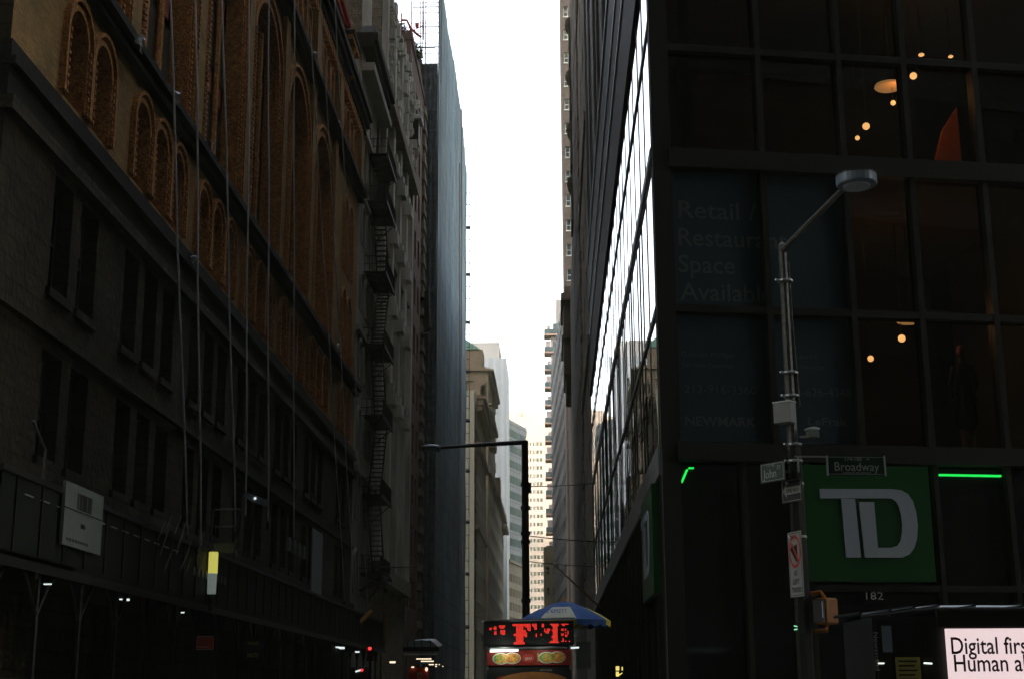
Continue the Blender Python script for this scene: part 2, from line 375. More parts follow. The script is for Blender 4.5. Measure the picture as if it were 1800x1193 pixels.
# ================================================================== THE SETTING
Z1 = Vector((0, 0, 1))
g = MB(); g.quad((-700, -200, 0), (700, -200, 0), (700, 1500, 0), (-700, 1500, 0)); struct(g.build('ground', M['asphalt'], loc=(0, 0, 0)))
g = MB(); g.quad((-8, 22.5, .004), (-.8, 22.5, .004), (-.8, 700, .004), (-8, 700, .004)); struct(g.build('street', M['asphalt'], loc=(0, 22.5, 0)))
g = MB(); g.wbox(-30, -8, 22.5, 27, 0.002, .15); g.wbox(-11, -8, 27, 330, 0.002, .15); struct(g.build('pavement', M['pave']))
g = MB(); g.wbox(-.8, 30, 22.5, 31, 0.002, .15); g.wbox(-.8, 2.1, 31, 330, 0.002, .15); struct(g.build('pavement', M['pave']))
g = MB(); g.wbox(-60, 60, -9, -3, 0.002, .15); struct(g.build('pavement', M['pave']))
g = MB()
for i in range(5): g.quad((-7.4+i*1.3, 22.6, .01), (-6.8+i*1.3, 22.6, .01), (-6.8+i*1.3, 26, .01), (-7.4+i*1.3, 26, .01))
struct(g.build('road_marking', M['white']))

# tall building across the avenue, unseen behind the camera, widened to shade the near street
bt = thing('office_tower', 'very tall dark steel office tower across the avenue, unseen and widened to shade the street', 'building', (10, -45, 0))
g = MB(); g.wbox(-130, 150, -85, -16, 0, 232); g.build('wall', M['blackst'], bt)
g = MB()
for z in range(4, 232, 8): g.wbox(-130.3, 150.3, -15.95, -15.7, z, z+1.5)
g.build('floor_band', M['darkmetal'], bt)

for x0, x1, lab in ((-110, -35, 'dark stone block added unseen along the avenue to block sky light, past the brown building'), (24, 110, 'dark stone block added unseen along the avenue to block sky light, past the glass building')):  # unseen blocks added beside the avenue to cut sky light
    r = thing('avenue_blocker', lab, 'building', ((x0+x1)/2, 60, 0)); g = MB(); g.wbox(x0, x1, 27 if x0 < 0 else 32, 90, 0, 95 if x0 < 0 else 46); g.build('wall', M['lower'], r)
    g = MB()
    for z in range(6, 95 if x0 < 0 else 46, 8): g.wbox(x0, x1, (27 if x0 < 0 else 32)-.3, 27 if x0 < 0 else 32, z, z+.6)
    g.build('string_course', M['lower'], r)

# ------------------------------------------------------------------ brown arcaded building (left)
cb = thing('terracotta_building', 'brown brick and terracotta building with tiers of arched windows, nearest on the fire-escape side', 'building', (-16, 52, 0))
Lf = FL(-11)
BAYS = [37.4, 44.2, 51.0, 57.8, 64.6]           # centres
W1, GP = 1.25, .6
def bay_ops(z0, z1, sp=None):
    ops = []
    for k in range(2): a = 29.6+k*(W1+GP); ops.append((a, a+W1, z0, z1, sp))
    for c in BAYS:
        for k in range(3): a = c-2.48+k*(W1+GP); ops.append((a, a+W1, z0, z1, sp))
    for k in range(2): a = 71.6+k*(W1+GP); ops.append((a, a+W1, z0, z1, sp))
    return ops
lw = MB()
ops2 = bay_ops(6.6, 8.95); ops3 = bay_ops(10.3, 12.9)
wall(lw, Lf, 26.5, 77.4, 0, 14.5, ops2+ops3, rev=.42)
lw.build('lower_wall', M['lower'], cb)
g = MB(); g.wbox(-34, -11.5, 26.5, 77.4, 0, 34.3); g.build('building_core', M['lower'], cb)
# broadway front of the same building
g = MB(); Bf = FC(26.5); bo = [(-33+i*3.4, -31.2+i*3.4, z, z+2.4, None) for i in range(6) for z in (6.6, 10.3, 19, 23.5)]
wall(g, Bf, -34, -11, 0, 34.3, bo, rev=.4); g.build('avenue_wall', M['lower'], cb)
for o in ops2+ops3: window(cb, Lf, o, .42, M['darkmetal'], G['dark'], blind=M['blindm'])
g = MB()
for z, t, p in ((9.25, .22, .14), (13.15, .3, .2), (5.9, .4, .3)): g.box(Lf, 26.4, 77.4, -.1, p, z, z+t)
for o in ops2+ops3: g.box(Lf, o[0]-.12, o[1]+.12, -.1, .1, o[2]-.2, o[2]-.003)
g.build('string_course', M['lower'], cb)
# arched row 4, jambs in terracotta
uw = MB(); jb = MB()
ops4 = bay_ops(14.85, 17.15, 16.5)
big = [(c-2.35, c+2.15, 18.55, 27.8, 25.6) for c in BAYS]+[(29.4, 32.9, 18.55, 27.6, 25.9)]
twr = [(71.6+k*1.85, 72.85+k*1.85, 18.8, 22.4, 21.7) for k in range(2)]+[(71.6+k*1.85, 72.85+k*1.85, 23.4, 27.6, 26.9) for k in range(2)]
top = []
for c in BAYS+[31.2]:
    for k in range(4): a = c-2.5+k*1.3; top.append((a, a+.85, 30.2, 32.3, 31.85))
for k in range(3): a = 71.4+k*1.5; top.append((a, a+1.0, 30.2, 32.4, 31.9))
wall(uw, Lf, 26.5, 77.4, 14.5, 34.3, ops4+big+twr+top, rev=.5, jamb=jb)
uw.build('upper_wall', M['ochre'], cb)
for o in ops4: window(cb, Lf, o, .5, M['darkmetal'], G['dark'], rail=False)
for o in twr+top: window(cb, Lf, o, .45, M['darkmetal'], G['dark'], rail=False)
# rope mouldings round every arch
def surround(mb, Fr, o, w_, p, n=12, beads=False):
    a, b, c, t, sp = o
    i_ = [(a, c)]+arc(a, b, sp, t, n)+[(b, c)]; k = w_
    o_ = [(a-k, c)]+arc(a-k, b+k, sp, t+k, n)+[(b+k, c)]
    for i in range(len(i_)-1):
        p0, p1, q0, q1 = i_[i], i_[i+1], o_[i], o_[i+1]
        mb.add([Fr(p0[0], 0, p0[1]), Fr(p1[0], 0, p1[1]), Fr(q1[0], 0, q1[1]), Fr(q0[0], 0, q0[1]),
                Fr(p0[0], p, p0[1]), Fr(p1[0], p, p1[1]), Fr(q1[0], p, q1[1]), Fr(q0[0], p, q0[1])],
               [(4, 5, 6, 7), (0, 1, 5, 4), (2, 3, 7, 6)])
    if beads:
        z = c
        while z < sp:
            mb.box(Fr, a-k*.95, a-k*.25, p-.01, p+.06, z, z+.09); mb.box(Fr, b+k*.25, b+k*.95, p-.01, p+.06, z, z+.09); z += .19
mo = MB()
for o in ops4: surround(mo, Lf, o, .13, .09, beads=True)
for o in ops4: surround(mo, Lf, (o[0]-.2, o[1]+.2, o[2], o[3]+.22, o[4]), .1, .16)
mo.cut()
for o in big: surround(mo, Lf, o, .2, .12, 16, beads=True); surround(mo, Lf, (o[0]-.45, o[1]+.45, o[2], o[3]+.4, o[4]), .14, .2, 16, beads=True)
for o in twr: surround(mo, Lf, o, .15, .12, beads=True)
for o in top: surround(mo, Lf, o, .12, .12)
mo.cut()
# jamb strips = reveals in terracotta, corbel table under the cornice
for u in [x*.55+27 for x in range(91)]: mo.box(Lf, u, u+.3, -.05, .28, 32.7, 33.3)
mo.build_each('arch_moulding', M['terra'], cb)
jb.build_each('ornamental_jamb', M['terra'], cb)
# piers: shallow strips beside the big arches and attic pilasters
g = MB()
for c in [34.0, 40.75, 47.55, 54.35, 61.15, 68.0]:
    g.box(Lf, c-.42, c+.42, -.05, .2, 18.5, 29.04); g.cut()
for c in [27.2, 34.0, 40.75, 47.55, 54.35, 61.15, 68.4, 76.6]:
    g.box(Lf, c-.55, c+.55, -.05, .32, 29.63, 32.68); g.cut()
g.build_each('pier', M['ochre'], cb)
# recessed bay fill of the big arches
for o in big:
    a, b, c, t, sp = o; fd = -.5
    s_ = MB(); s_.box(Lf, a-.02, b+.02, fd-.12, fd, 21.2, 22.3); s_.box(Lf, a-.02, b+.02, fd-.12, fd, 24.6, 25.6)
    for k in range(6): s_.box(Lf, a+.2+k*(b-a-.4)/6, a+.6+k*(b-a-.4)/6, fd, fd+.05, 21.4, 22.1); s_.box(Lf, a+.2+k*(b-a-.4)/6, a+.6+k*(b-a-.4)/6, fd, fd+.05, 24.8, 25.4)
    s_.build('spandrel', M['redsp'], cb)
    m_ = MB()
    for k in (1, 2): u = a+(b-a)*k/3; m_.tube([Lf(u, fd+.1, c), Lf(u, fd+.1, sp+1.5)], .13, 8)
    m_.box(Lf, a, b, fd-.08, fd+.12, c, c+.25); m_.build('mullion', M['terra'], cb)
    for (za, zb) in ((c+.25, 21.2), (22.3, 24.6)):
        for k in range(3): window(cb, Lf, (a+(b-a)*k/3+.14, a+(b-a)*(k+1)/3-.14, za, zb, None), .62, M['redsp'], G['dark'])
    gq = MB(); gq.quad(*[Lf(u, fd-.1, z) for u, z in [(a, 25.6)]+arc(a, b, 25.65, t)+[(b, 25.6)]]); gq.build('arch_pane', G['dark'], cb)
# ledges and cornice
g = MB()
g.box(Lf, 26.3, 77.4, -.1, .12, 14.25, 14.62); g.box(Lf, 26.3, 77.4, -.1, .22, 14.1, 14.25); g.cut(); g.box(Lf, 26.4, 77.4, -.1, .06, 13.46, 14.09); g.cut()
g.box(Lf, 26.3, 77.4, -.1, .42, 17.98, 18.2); g.box(Lf, 26.3, 77.4, -.1, .25, 17.72, 17.98); g.cut()
g.box(Lf, 26.3, 77.4, -.1, .5, 29.35, 29.62); g.box(Lf, 26.3, 77.4, -.1, .3, 29.05, 29.35)
g.build_each('ledge', M['darkled'], cb)
g = MB(); g.box(Lf, 26.0, 77.6, -.3, .35, 33.3, 33.7); g.box(Lf, 25.9, 77.65, -.4, .55, 33.7, 34.1); g.box(Lf, 25.8, 77.7, -.4, .7, 34.1, 34.45)
g.build('cornice', M['darkled'], cb)
g = MB(); g.box(FL(-12.2), 69.2, 71.4, -.2, 1.6, 34.6, 35.3); g.box(FL(-12.2), 69.0, 71.5, -.3, 1.9, 35.3, 35.6); g.wbox(-20.2, -10.9, 59.2, 68.6, 34.4, 35.7)
g.lathe((-10.9, 70.4, 33.7), [(.5, 0), (.42, .2), (.42, 1.2), (.6, 1.5), (.6, 1.9)], 12); g.build('turret', M['terra'], cb)
g = MB(); g.box(FL(-12.2), 68.95, 71.55, -.3, 2.0, 35.6, 35.8); g.build('turret_cap', M['darkled'], cb)
# pink steel pyramid roof of the end pavilion
ap = Vector((-15.4, 63.9, 45.0)); q = [Vector((-10.45, 68.7, 35.9)), Vector((-10.45, 59.0, 35.9)), Vector((-20.4, 59.0, 35.9)), Vector((-20.4, 68.7, 35.9))]
g = MB()
for i in range(4): g.tube([q[i], ap], .2, 6); g.tube([q[i], q[(i+1) % 4]], .16, 6)
for i in (0, 3, 1):
    a, b = q[i], q[(i+1) % 4]
    for k in range(1, 12):
        t = k/12; g.tube([a.lerp(b, t), a.lerp(b, t).lerp(ap, .75) if k % 2 else a.lerp(ap, t*.8)], .07, 5)
g.build('roof_frame', M['pinkroof'], cb)
g = MB(); ins = [v.lerp(Vector((-15.4, 63.9, 35.9)), .04) for v in q]; g.add(ins+[ap-Vector((0, 0, .4))], [(0, 1, 4), (1, 2, 4), (2, 3, 4), (3, 0, 4)]); g.build('roof', M['pinkroof'], cb)

# crumpled white sheets caught on the ledges
def sheet(c, r, lab, grp=None):
    g = MB(); rnd = random.Random(int(c[1]*100)); n = 9
    pts = [Vector((c[0]+rnd.uniform(-.06, .1)+.05*math.cos(i*1.3), c[1]+r*math.cos(i*.7)*rnd.uniform(.5, 1), c[2]-r*1.1*(i/n)+rnd.uniform(-.1, .1))) for i in range(n)]
    ctr = Vector(c)+Vector((.12, 0, -r*.3))
    for i in range(n-1): g.quad(ctr, pts[i], pts[i+1]); g.quad(pts[i], pts[i+1], pts[i+1]+Vector((.05, r*.2, -.06)))
    o = g.build('plastic_sheet', M['tarp']); tag(o, lab, 'plastic sheet', 'white plastic sheets caught on the ledges')
for y, z, r, lab in ((33.3, 18.15, .36, 'torn white plastic sheet on the lower ledge, nearest of those on the brown building'),
                     (37.0, 18.2, .3, 'white plastic sheet on the lower ledge, second nearest, beside the first cable'),
                     (41.0, 18.3, .3, 'thin bluish plastic scrap on the lower ledge, beside the second cable'),
                     (67.6, 18.45, .34, 'crumpled white plastic ball at the far end of the lower ledge'),
                     (58.8, 29.75, .3, 'small white plastic scrap on the high ledge, the nearer of two up there'),
                     (66.3, 29.55, .3, 'small white plastic scrap on the high ledge, the farther of two up there'),
                     (40.7, 14.55, .25, 'faint white plastic scrap on the sill band under the arched windows')):
    sheet((-10.5 if z > 15 else -10.75, y, z), r, lab)

# suspended-scaffold cables
CBL = [((33.34, 19.09), (37.76, 5.77), 'nearest of the pale cables'), ((35.78, 20.35), (39.33, 5.39), 'second nearest of the pale cables'), ((38.73, 21.88), (43.73, 5.72), 'third nearest pale cable, ending by the upright frame,'),
       ((42.29, 23.72), (44.85, 7.16), 'fourth nearest pale cable, ending at the floodlight,'), ((45.24, 25.25), (48.47, 7.41), 'fifth nearest of the pale cables'), ((49.82, 27.62), (53.37, 7.34), 'sixth nearest of the pale cables'),
       ((52.79, 29.16), (66.94, 5.86), 'slanting pale cable, nearest of the thin far three'), ((55.71, 30.67), (70.44, 5.67), 'slanting pale cable, middle of the thin far three'), ((65.31, 22.69), (75.41, 5.72), 'slanting pale cable, farthest of the thin far three')]
for i, (a, b, lab) in enumerate(CBL):
    k = (35.2-b[1])/(a[1]-b[1]); ty = b[0]+(a[0]-b[0])*k
    g = MB(); x0 = -9.75; P = []
    for j in range(13):
        t = j/12; P.append((x0+.02*math.sin(j*1.7), b[0]+(ty-b[0])*t, b[1]+(35.2-b[1])*t))
    root = thing('scaffold_cable', lab+' hanging down the brown building', 'cable', (x0, b[0], b[1]), 'cables hanging from the brown roof')
    g.tube(P, .028 if i < 6 else .024, 5); g.build('rope', M['rope'], root)
    g = MB(); g.tube([(-12.5, ty, 34.8), (x0+.25, ty, 35.25)], .07, 6); g.build('outrigger', M['iron'], root)
    g = MB(); g.lathe((x0, b[0], b[1]-.3), [(.03, 0), (.06, .08), (.06, .22), (.03, .3)], 8); g.build('cable_weight', M['iron'], root)

# ------------------------------------------------------------------ next buildings on the left
def body(root, x0, x1, y0, y1, h, m, name='building_core', z0=0):
    g = MB(); g.wbox(x0, x1, y0, y1, z0, h); return g.build(name, m, root)
# pale stone building with fire escapes
p = thing('pale_stone_building', 'pale grey-green stone building with arched windows and fire escapes, after the brown one', 'building', (-18, 82, 0))
ops = [(78.4+k*2.0, 79.5+k*2.0, z, z+2.3, z+1.8) for k in range(4) for z in (7, 11, 15, 19, 23, 27, 31)]+[(78.6+k*1.5, 79.3+k*1.5, 34.2, 35.6, None) for k in range(5)]
g = MB(); wall(g, Lf, 77.4, 86.5, 0, 39.2, ops, rev=.4); wall(g, FC(77.45), -26, -11, 34.3, 39.2, [(-13.6, -12.6, 35.2, 37.4, None)], rev=.2); g.build('wall', M['palestone'], p)
body(p, -26, -11.45, 77.7, 86.4, 39, M['palestone'])
for o in ops: window(p, Lf, o, .4, M['darkmetal'], G['dark'], rail=o[4] is None, blind=M['blindm'])
g = MB()
for z, t, pr in ((37.4, .5, .75), (33.4, .35, .35), (29.6, .3, .22), (21.6, .3, .22), (13.6, .35, .3)): g.box(Lf, 77.5, 86.5, -.1, pr, z, z+t)
g.build('ledge', M['palestone'], p)
g = MB(); g.box(Lf, 77.2, 86.7, -.4, .95, 39.2, 39.7); g.box(Lf, 77.2, 86.7, -.4, .7, 38.8, 39.2); g.prism(Lf, [(77.6, 39.7), (79.6, 41.3), (81.6, 39.7)], -.3, .5); g.build('cornice', M['darkled'], p)
# arched hoods
g = MB()
for o in ops:
    if o[4]: surround(g, Lf, o, .2, .14, 8); g.cut()
g.build_each('window_hood', M['palestone'], p)
def bars(mb, a, b, n, r):
    a, b = Vector(a), Vector(b)
    for i in range(n+1): q = a.lerp(b, i/n); mb.tube([q, q+Z1*1.0], r, 4, False)
    mb.tube([a+Z1, b+Z1], r*1.3, 4); mb.tube([a+Z1*.5, b+Z1*.5], r, 4)
def fire_escape(y0, y1, zs, lab):
    r = thing('fire_escape', lab, 'fire escape', (-10.4, y0, zs[0]))
    for i, z in enumerate(zs):
        g = MB()
        for k in range(9): g.wbox(-11, -9.75, y0+(y1-y0)*k/9, y0+(y1-y0)*(k+.72)/9, z, z+.06)
        g.wbox(-9.8, -9.7, y0, y1, z-.12, z+.1)
        for y in (y0+.3, y1-.3): g.tube([(-11, y, z-1.1), (-9.8, y, z-.05)], .035, 5)
        g.build('platform', M['iron'], r)
        g = MB(); bars(g, (-9.75, y0, z), (-9.75, y1, z), 16, .02); bars(g, (-11, y0, z), (-9.75, y0, z), 4, .02); bars(g, (-11, y1, z), (-9.75, y1, z), 4, .02); g.build('railing', M['iron'], r)
        if i < len(zs)-1:
            z2 = zs[i+1]; g = MB(); n = 16; ya, yb = (y0+.9, y1-.9) if i % 2 else (y1-.9, y0+.9)
            for s_ in (-10.65, -9.95): g.tube([(s_, ya, z), (s_, yb, z2)], .045, 5)
            for k in range(n): t = (k+.5)/n; yy = ya+(yb-ya)*t; zz = z+(z2-z)*t; g.wbox(-10.65, -9.95, yy-.12, yy+.12, zz, zz+.04)
            g.build('stair', M['iron'], r)
    return r
fire_escape(80.3, 85.2, [8.2, 12.6, 17.2, 21.4, 25.8, 30.2, 33.2], 'black iron fire escape zigzagging down the pale stone building')
# wall bracket lamps / scroll
r = thing('bracket_arm', 'thin grey horizontal arm with scroll bracket low on the pale stone building', 'bracket', (-11, 80, 8.5))
g = MB(); g.tube([(-11, 80, 8.5), (-7.9, 80, 8.52)], .05, 6); g.ball((-7.8, 80, 8.56), .08, 8); g.build('arm', M['galv'], r)
g = MB(); g.tube([(-9.6+.55*math.cos(a*.45)*(1-a*.045), 80, 7.7+.55*math.sin(a*.45)*(1-a*.045)) for a in range(18)], .05, 5); g.tube([(-11, 80, 7.2), (-9.1, 80, 7.9)], .04, 5); g.build('scroll', M['iron'], r)

# limestone-pilastered tall building
p = thing('limestone_pier_building', 'tall buff brick building with pale fluted limestone piers and a ragged carved parapet', 'building', (-18, 96, 0))
ops = [(88.6+k*4.4, 90.2+k*4.4, z, z+2.4, None) for k in range(4) for z in range(8, 44, 4)]
g = MB(); wall(g, Lf, 86.5, 105, 0, 47.6, ops, rev=.5)
wall(g, FC(86.55), -26, -11, 39.2, 51, [], rev=.2); g.build('wall', M['buffbrick'], p)
body(p, -26, -11.6, 86.7, 104.9, 50.8, M['buffbrick'])
for o in ops: window(p, Lf, o, .5, M['darkmetal'], G['dark'], blind=M['blindm'])
g = MB()
for c, w_ in ((87.0, .35), (87.9, .2), (91.6, .5), (92.6, .25), (96.0, .5), (97.0, .25), (100.3, .5), (101.3, .25), (104.5, .4)):
    g.box(Lf, c-w_, c+w_, -.1, .42 if w_ > .3 else .25, 9.5, 47); g.cut()
g.box(FC(86.55), -12.3, -11.7, -.1, .3, 39.2, 51); g.box(FC(86.55), -14.2, -13.8, -.1, .2, 39.2, 51)
g.build_each('pier', M['lime'], p)
g = MB(); rr = random.Random(3)
for k in range(38):
    u = 86.6+k*.49; 
    for z in ((46.4, 45.2, 43.9, 42.6, 41.0) if min(abs(u-c) for c in (87.4, 92, 96.5, 100.8, 104.5)) < .8 else (46.6,)): g.box(Lf, u, u+.3, .1, .35+rr.random()*.45, z+rr.random()*.4, z+.55+rr.random()*.5)
    g.box(Lf, u, u+.34, -.2, .3, 47.6, 48.1+rr.random()*1.3); g.cut()
for c in (91.6, 96.0, 100.3): 
    for z in (20, 26, 31, 36, 40): g.box(Lf, c-.6, c+.6, .2, .75, z, z+.9); g.box(Lf, c-.4, c+.4, .2, .6, z+.9, z+1.5); g.cut()
g.build_each('carved_ornament', M['lime'], p)
g = MB(); g.box(Lf, 86.5, 105, -.1, .8, 39.4, 40.2); g.box(Lf, 86.5, 105, -.1, .55, 8.4, 9.4); g.box(Lf, 86.5, 105, -.1, .3, 21.8, 22.2); g.box(Lf, 86.5, 105, -.1, .3, 30, 30.5); g.build('ledge', M['buffbrick'], p)
# patterned brick bulkhead and vent
g = MB(); g.box(FC(85.2), -11.9, -10.9, -.6, 0, 34.5, 38.6); g.build('brick_stack', M['redbrick'], p)

# red brick building with tan quoins
p = thing('red_brick_building', 'red brick building with tan stone quoins and roof planting, before the netted scaffold', 'building', (-18, 112, 0))
ops = [(107+k*2.8, 108.4+k*2.8, z, z+2.3, None) for k in range(4) for z in range(8, 50, 4)]
g = MB(); wall(g, Lf, 105, 117.8, 0, 52.8, ops, rev=.4); wall(g, FC(105.05), -25, -11, 47.6, 53.3, [], rev=.2); g.build('wall', M['redbrick'], p)
body(p, -25, -11.5, 105.3, 117.6, 52.7, M['redbrick'])
for o in ops: window(p, Lf, o, .4, M['darkmetal'], G['dark'])
g = MB()
for k in range(60): z = 6+k*.76; g.box(Lf, 115.6 if k % 2 else 116.2, 117.8, -.1, .16+(k % 2)*.1, z, z+.6)
g.cut()
for k in range(60): z = 6+k*.76; g.box(Lf, 105, 105.9 if k % 2 else 105.5, -.1, .12, z, z+.6)
g.build_each('quoin', M['tanquoin'], p)
g = MB(); g.prism(Lf, [(105, 52.7), (105, 53.5), (108, 53.5), (109, 53.1), (112, 53.6), (114, 53.0), (117.8, 52.8), (117.8, 52.4)], -.4, .1); g.build('parapet', M['redbrick'], p)
# roof planting and red steel boom on that roof
def bush(c, r, m, lab, n=700, seed=1):
    rd = random.Random(seed); g = MB(); c = Vector(c)
    for i in range(n):
        q = c+Vector((rd.gauss(0, r*.45), rd.gauss(0, r*.45), abs(rd.gauss(r*.5, r*.55)))); s_ = rd.uniform(.1, .24)
        a = Vector((rd.uniform(-1, 1), rd.uniform(-1, 1), rd.uniform(-1, 1))).normalized()*s_; b = a.orthogonal().normalized()*s_*.5
        g.quad(q-a, q+b, q+a, q-b)
    root = thing('roof_shrub', lab, 'shrub', tuple(c)); g.build('foliage', m, root)
    t = MB(); 
    for k in range(6): an = k*1.05; t.tube([c, c+Vector((math.cos(an)*r*.4, math.sin(an)*r*.4, r*.9))], [.06, .02], 5)
    t.build('stem', M['darkled'], root)
bush((-12.3, 107, 53.6), .95, M['plantred'], 'spiky purple shrub on the edge of the red brick roof')
bush((-11.3, 109, 53.0), .7, M['plantgreen'], 'green shrub on the red brick roof, beside the red boom', seed=4)
r = thing('steel_boom', 'bright red steel boom and mast standing on the red brick roof', 'boom', (-11, 108, 53.0))
g = MB(); g.tube([(-12.0, 107, 53), (-12.0, 107, 56.0)], .06, 6); g.build('mast', M['redsteel'], r)
g = MB(); g.tube([(-12.0, 107, 55.4), (-11.57, 107, 55.39), (-11.23, 107, 54.67), (-10.71, 107, 54.1), (-10.4, 107.3, 54.0)], .1, 6)
g.tube([(-10.15, 107, 53.6), (-10.28, 107, 58.5)], .05, 6); g.tube([(-11.1, 107, 54.4), (-10.25, 107, 54.9)], .04, 5); g.build('boom', M['redsteel'], r)
g = MB(); g.lathe((-10.72, 107, 54.9), [(.04, -.3), (.16, 0), (.16, .14), (.04, .2)], 10); g.build('hook_block', M['redsteel'], r)
# white hanging work cradle
r = thing('work_cradle', 'small white hanging work cradle high on the red brick corner', 'cradle', (-10.7, 104.2, 45.6))
g = MB(); 
for z in (45.6, 46.5): 
    for a, b in (((-11.2, 103.7), (-10.0, 103.7)), ((-10.0, 103.7), (-10.0, 105.5)), ((-11.2, 103.7), (-11.2, 105.5))): g.tube([(a[0], a[1], z), (b[0], b[1], z)], .05, 5)
for x, y in ((-11.2, 103.7), (-10.0, 103.7), (-10.0, 105.5)): g.tube([(x, y, 45.6), (x, y, 46.9)], .045, 5)
g.tube([(-11.2, 103.7, 45.6), (-10.6, 103.7, 46.5), (-10.0, 103.7, 45.6)], .035, 5); g.build('guard_rail', M['white'], r)
g = MB(); g.wbox(-11.25, -9.95, 103.65, 105.55, 45.35, 45.56); g.build('platform', M['white'], r)
g = MB(); g.wbox(-11.1, -10.2, 104.0, 105.2, 43.4, 45.3); g.build('motor', M['blackst'], r)
# dark wall-mounted hopper
r = thing('debris_hopper', 'open black box chute on the side of the netted scaffold', 'hopper', (-10.6, 117.2, 33))
g = MB(); g.prism(FC(117.2), [(-11.9, 31.4), (-12.0, 34.6), (-10.4, 34.9), (-10.25, 31.8), (-11.0, 30.9)], 0, .9); g.build('box', M['blackst'], r)
g = MB(); g.tube([(-12.2, 116.2, 31.2), (-11.2, 116.2, 30.8), (-10.5, 116.2, 31.1)], .12, 6); g.tube([(-11.9, 116.2, 31), (-11.0, 117, 27)], .08, 5); g.build('rim', M['galv'], r)

# ------------------------------------------------------------------ netted scaffold tower
sc = thing('scaffold_building', 'tall building wrapped in blue-grey scaffold netting from street to top', 'building', (-15, 139, 0))
body(sc, -26, -11.6, 118.6, 160, 58, M['netdark'])
g = MB(); N = 150; y0, y1 = 118.0, 160.2
def topz(y): return 70 if y < 124 else (69 if y < 141 else 68.8-(y-141)*.36)+.35*math.sin(y*2.1)
prev = None; rd = random.Random(5)
P = []
for i in range(N+1):
    y = y0+(y1-y0)*i/N; ph = .035*math.sin(i*2.2)+.03*rd.uniform(-1, 1); zs = [2+k*4 for k in range(17)]
    col = []
    for k, z in enumerate(zs):
        zz = min(z, topz(y)); col.append((-9.9+ph+.05*math.sin(k*1.9+i*.12), y, zz))
    P.append(col)
for i in range(N):
    for k in range(16):
        a, b, c, d = P[i][k], P[i+1][k], P[i+1][k+1], P[i][k+1]
        if c[2]-b[2] > .01 or d[2]-a[2] > .01: g.quad(a, b, c, d)
g.build('street_netting', M['netside'], sc)
g = MB(); P = []
for i in range(31):
    x = -12.6+(2.7)*i/30; P.append([(x, 118.0+.1*math.sin(i*1.3)+rd.uniform(-.04, .04)+.05*math.sin(k*2), 2+k*3.9+(0)) for k in range(15)])
for i in range(30):
    for k in range(14): g.quad(P[i][k], P[i+1][k], P[i+1][k+1], P[i][k+1])
g.build('end_netting', M['netdark'], sc)
g = MB()
for x in (-9.8, -11.0, -12.3): g.tube([(x, 117.75, 2), (x, 117.75, 66 if x > -12 else 63)], .05, 5)
for x in (-9.85, -11.6):
    for y in (119, 121): g.tube([(x, y, 56), (x, y, 68.5)], .04, 5)
for k in range(13):
    z = 55.5+k*1.0; g.tube([(-12.4, 117.8, z), (-9.8, 117.8, z)], .035, 5)
for k in range(6): z = 57+k*2; g.tube([(-12.4, 119.6, z), (-9.8, 119.6, z)], .05, 5)
for k in range(28):
    z = 4+k*2.0; g.tube([(-12.6, 117.7, z), (-11.0 if k % 3 else -10.1, 117.7, z)], .035 if k % 2 else .05, 5)
g.build('scaffold_pole', M['galv'], sc)
g = MB()
for k in range(14):
    z = 5+k*4; g.wbox(-12.7, -11.5+rd.uniform(-.2, .7), 116.4, 117.7, z, z+.1); g.tube([(-12.3, 117, z), (-11.3, 117.6, z-2.2)], .05, 5)
g.build('plank', M['palestone'], sc)
g = MB()
for k in range(40):
    z = 3+k*1.45; g.tube([(-9.9, 160.4, z), (-9.45, 160.5, z)], .05 if k % 4 else .22, 5)
for x in (-9.5, ): g.tube([(x, 160.5, 2), (x, 160.5, 62)], .05, 5)
g.build('end_bracket', M['iron'], sc)
for z0, z1, y in ((12, 58, 146.5), (30, 66, 149.5)):
    g = MB(); g.tube([(-9.78, y, z0), (-9.74, y+.3, (z0+z1)/2), (-9.78, y, z1)], .05, 5); g.build('light_streak', M['balcon'], sc)  # tan tubes paint the streaks of reflected light on the netting

# ------------------------------------------------------------------ beyond the scaffold, left
p = thing('cream_wall_building', 'lower building with a blank cream side wall, half hidden by the netted scaffold', 'building', (-16, 212, 0))
body(p, -26, -11, 198, 226, 43.5, M['creamwall'], 'wall')
ops = [(200+k*3.2, 201.5+k*3.2, z, z+2.2, None) for k in range(8) for z in range(8, 40, 4)]
g = MB(); wall(g, FL(-10.7), 198.3, 226, 0, 42.5, ops, rev=.3); g.build('street_wall', M['brownfac'], p)
for o in ops: pane(p, FL(-10.7), o, .28, G['dark'])
g = MB(); F0 = FL(-10.7); g.box(F0, 198.6, 226.4, 0, .9, 41.5, 42.4); g.box(F0, 198.4, 226.6, 0, 1.3, 42.4, 42.9); g.box(F0, 198.6, 226, 0, .35, 24, 24.5); g.box(F0, 198.6, 226, 0, .6, 35.5, 36.2)
for k in range(34): g.box(F0, 198.8+k*.82, 199.2+k*.82, 0, .7, 40.7, 41.5)
g.build('cornice', M['darkbrown'], p)
p = thing('brick_tower', 'tan brick tower with copper gable and bracketed cornices above the cream wall', 'building', (-16, 253, 0))
body(p, -28, -11.1, 239.2, 268, 55, M['towerbrick'])
Fc = FC(239)
fo = [(-14.7+k*-3.4, -13.3+k*-3.4, z, z+2.4, None) for k in range(3) for z in (51.4, 43.6, 39.6)]
fo = [(a, b, z, t, s_) for a, b, z, t, s_ in fo]
so_ = [(241+k*3.0, 242.4+k*3.0, z, z+2.3, None) for k in range(9) for z in range(8, 54, 4)]
g = MB(); wall(g, Fc, -28, -10.9, 0, 55.5, fo, rev=.35); wall(g, FL(-10.9), 239, 268, 0, 55.5, so_, rev=.35); g.build('wall', M['towerbrick'], p)
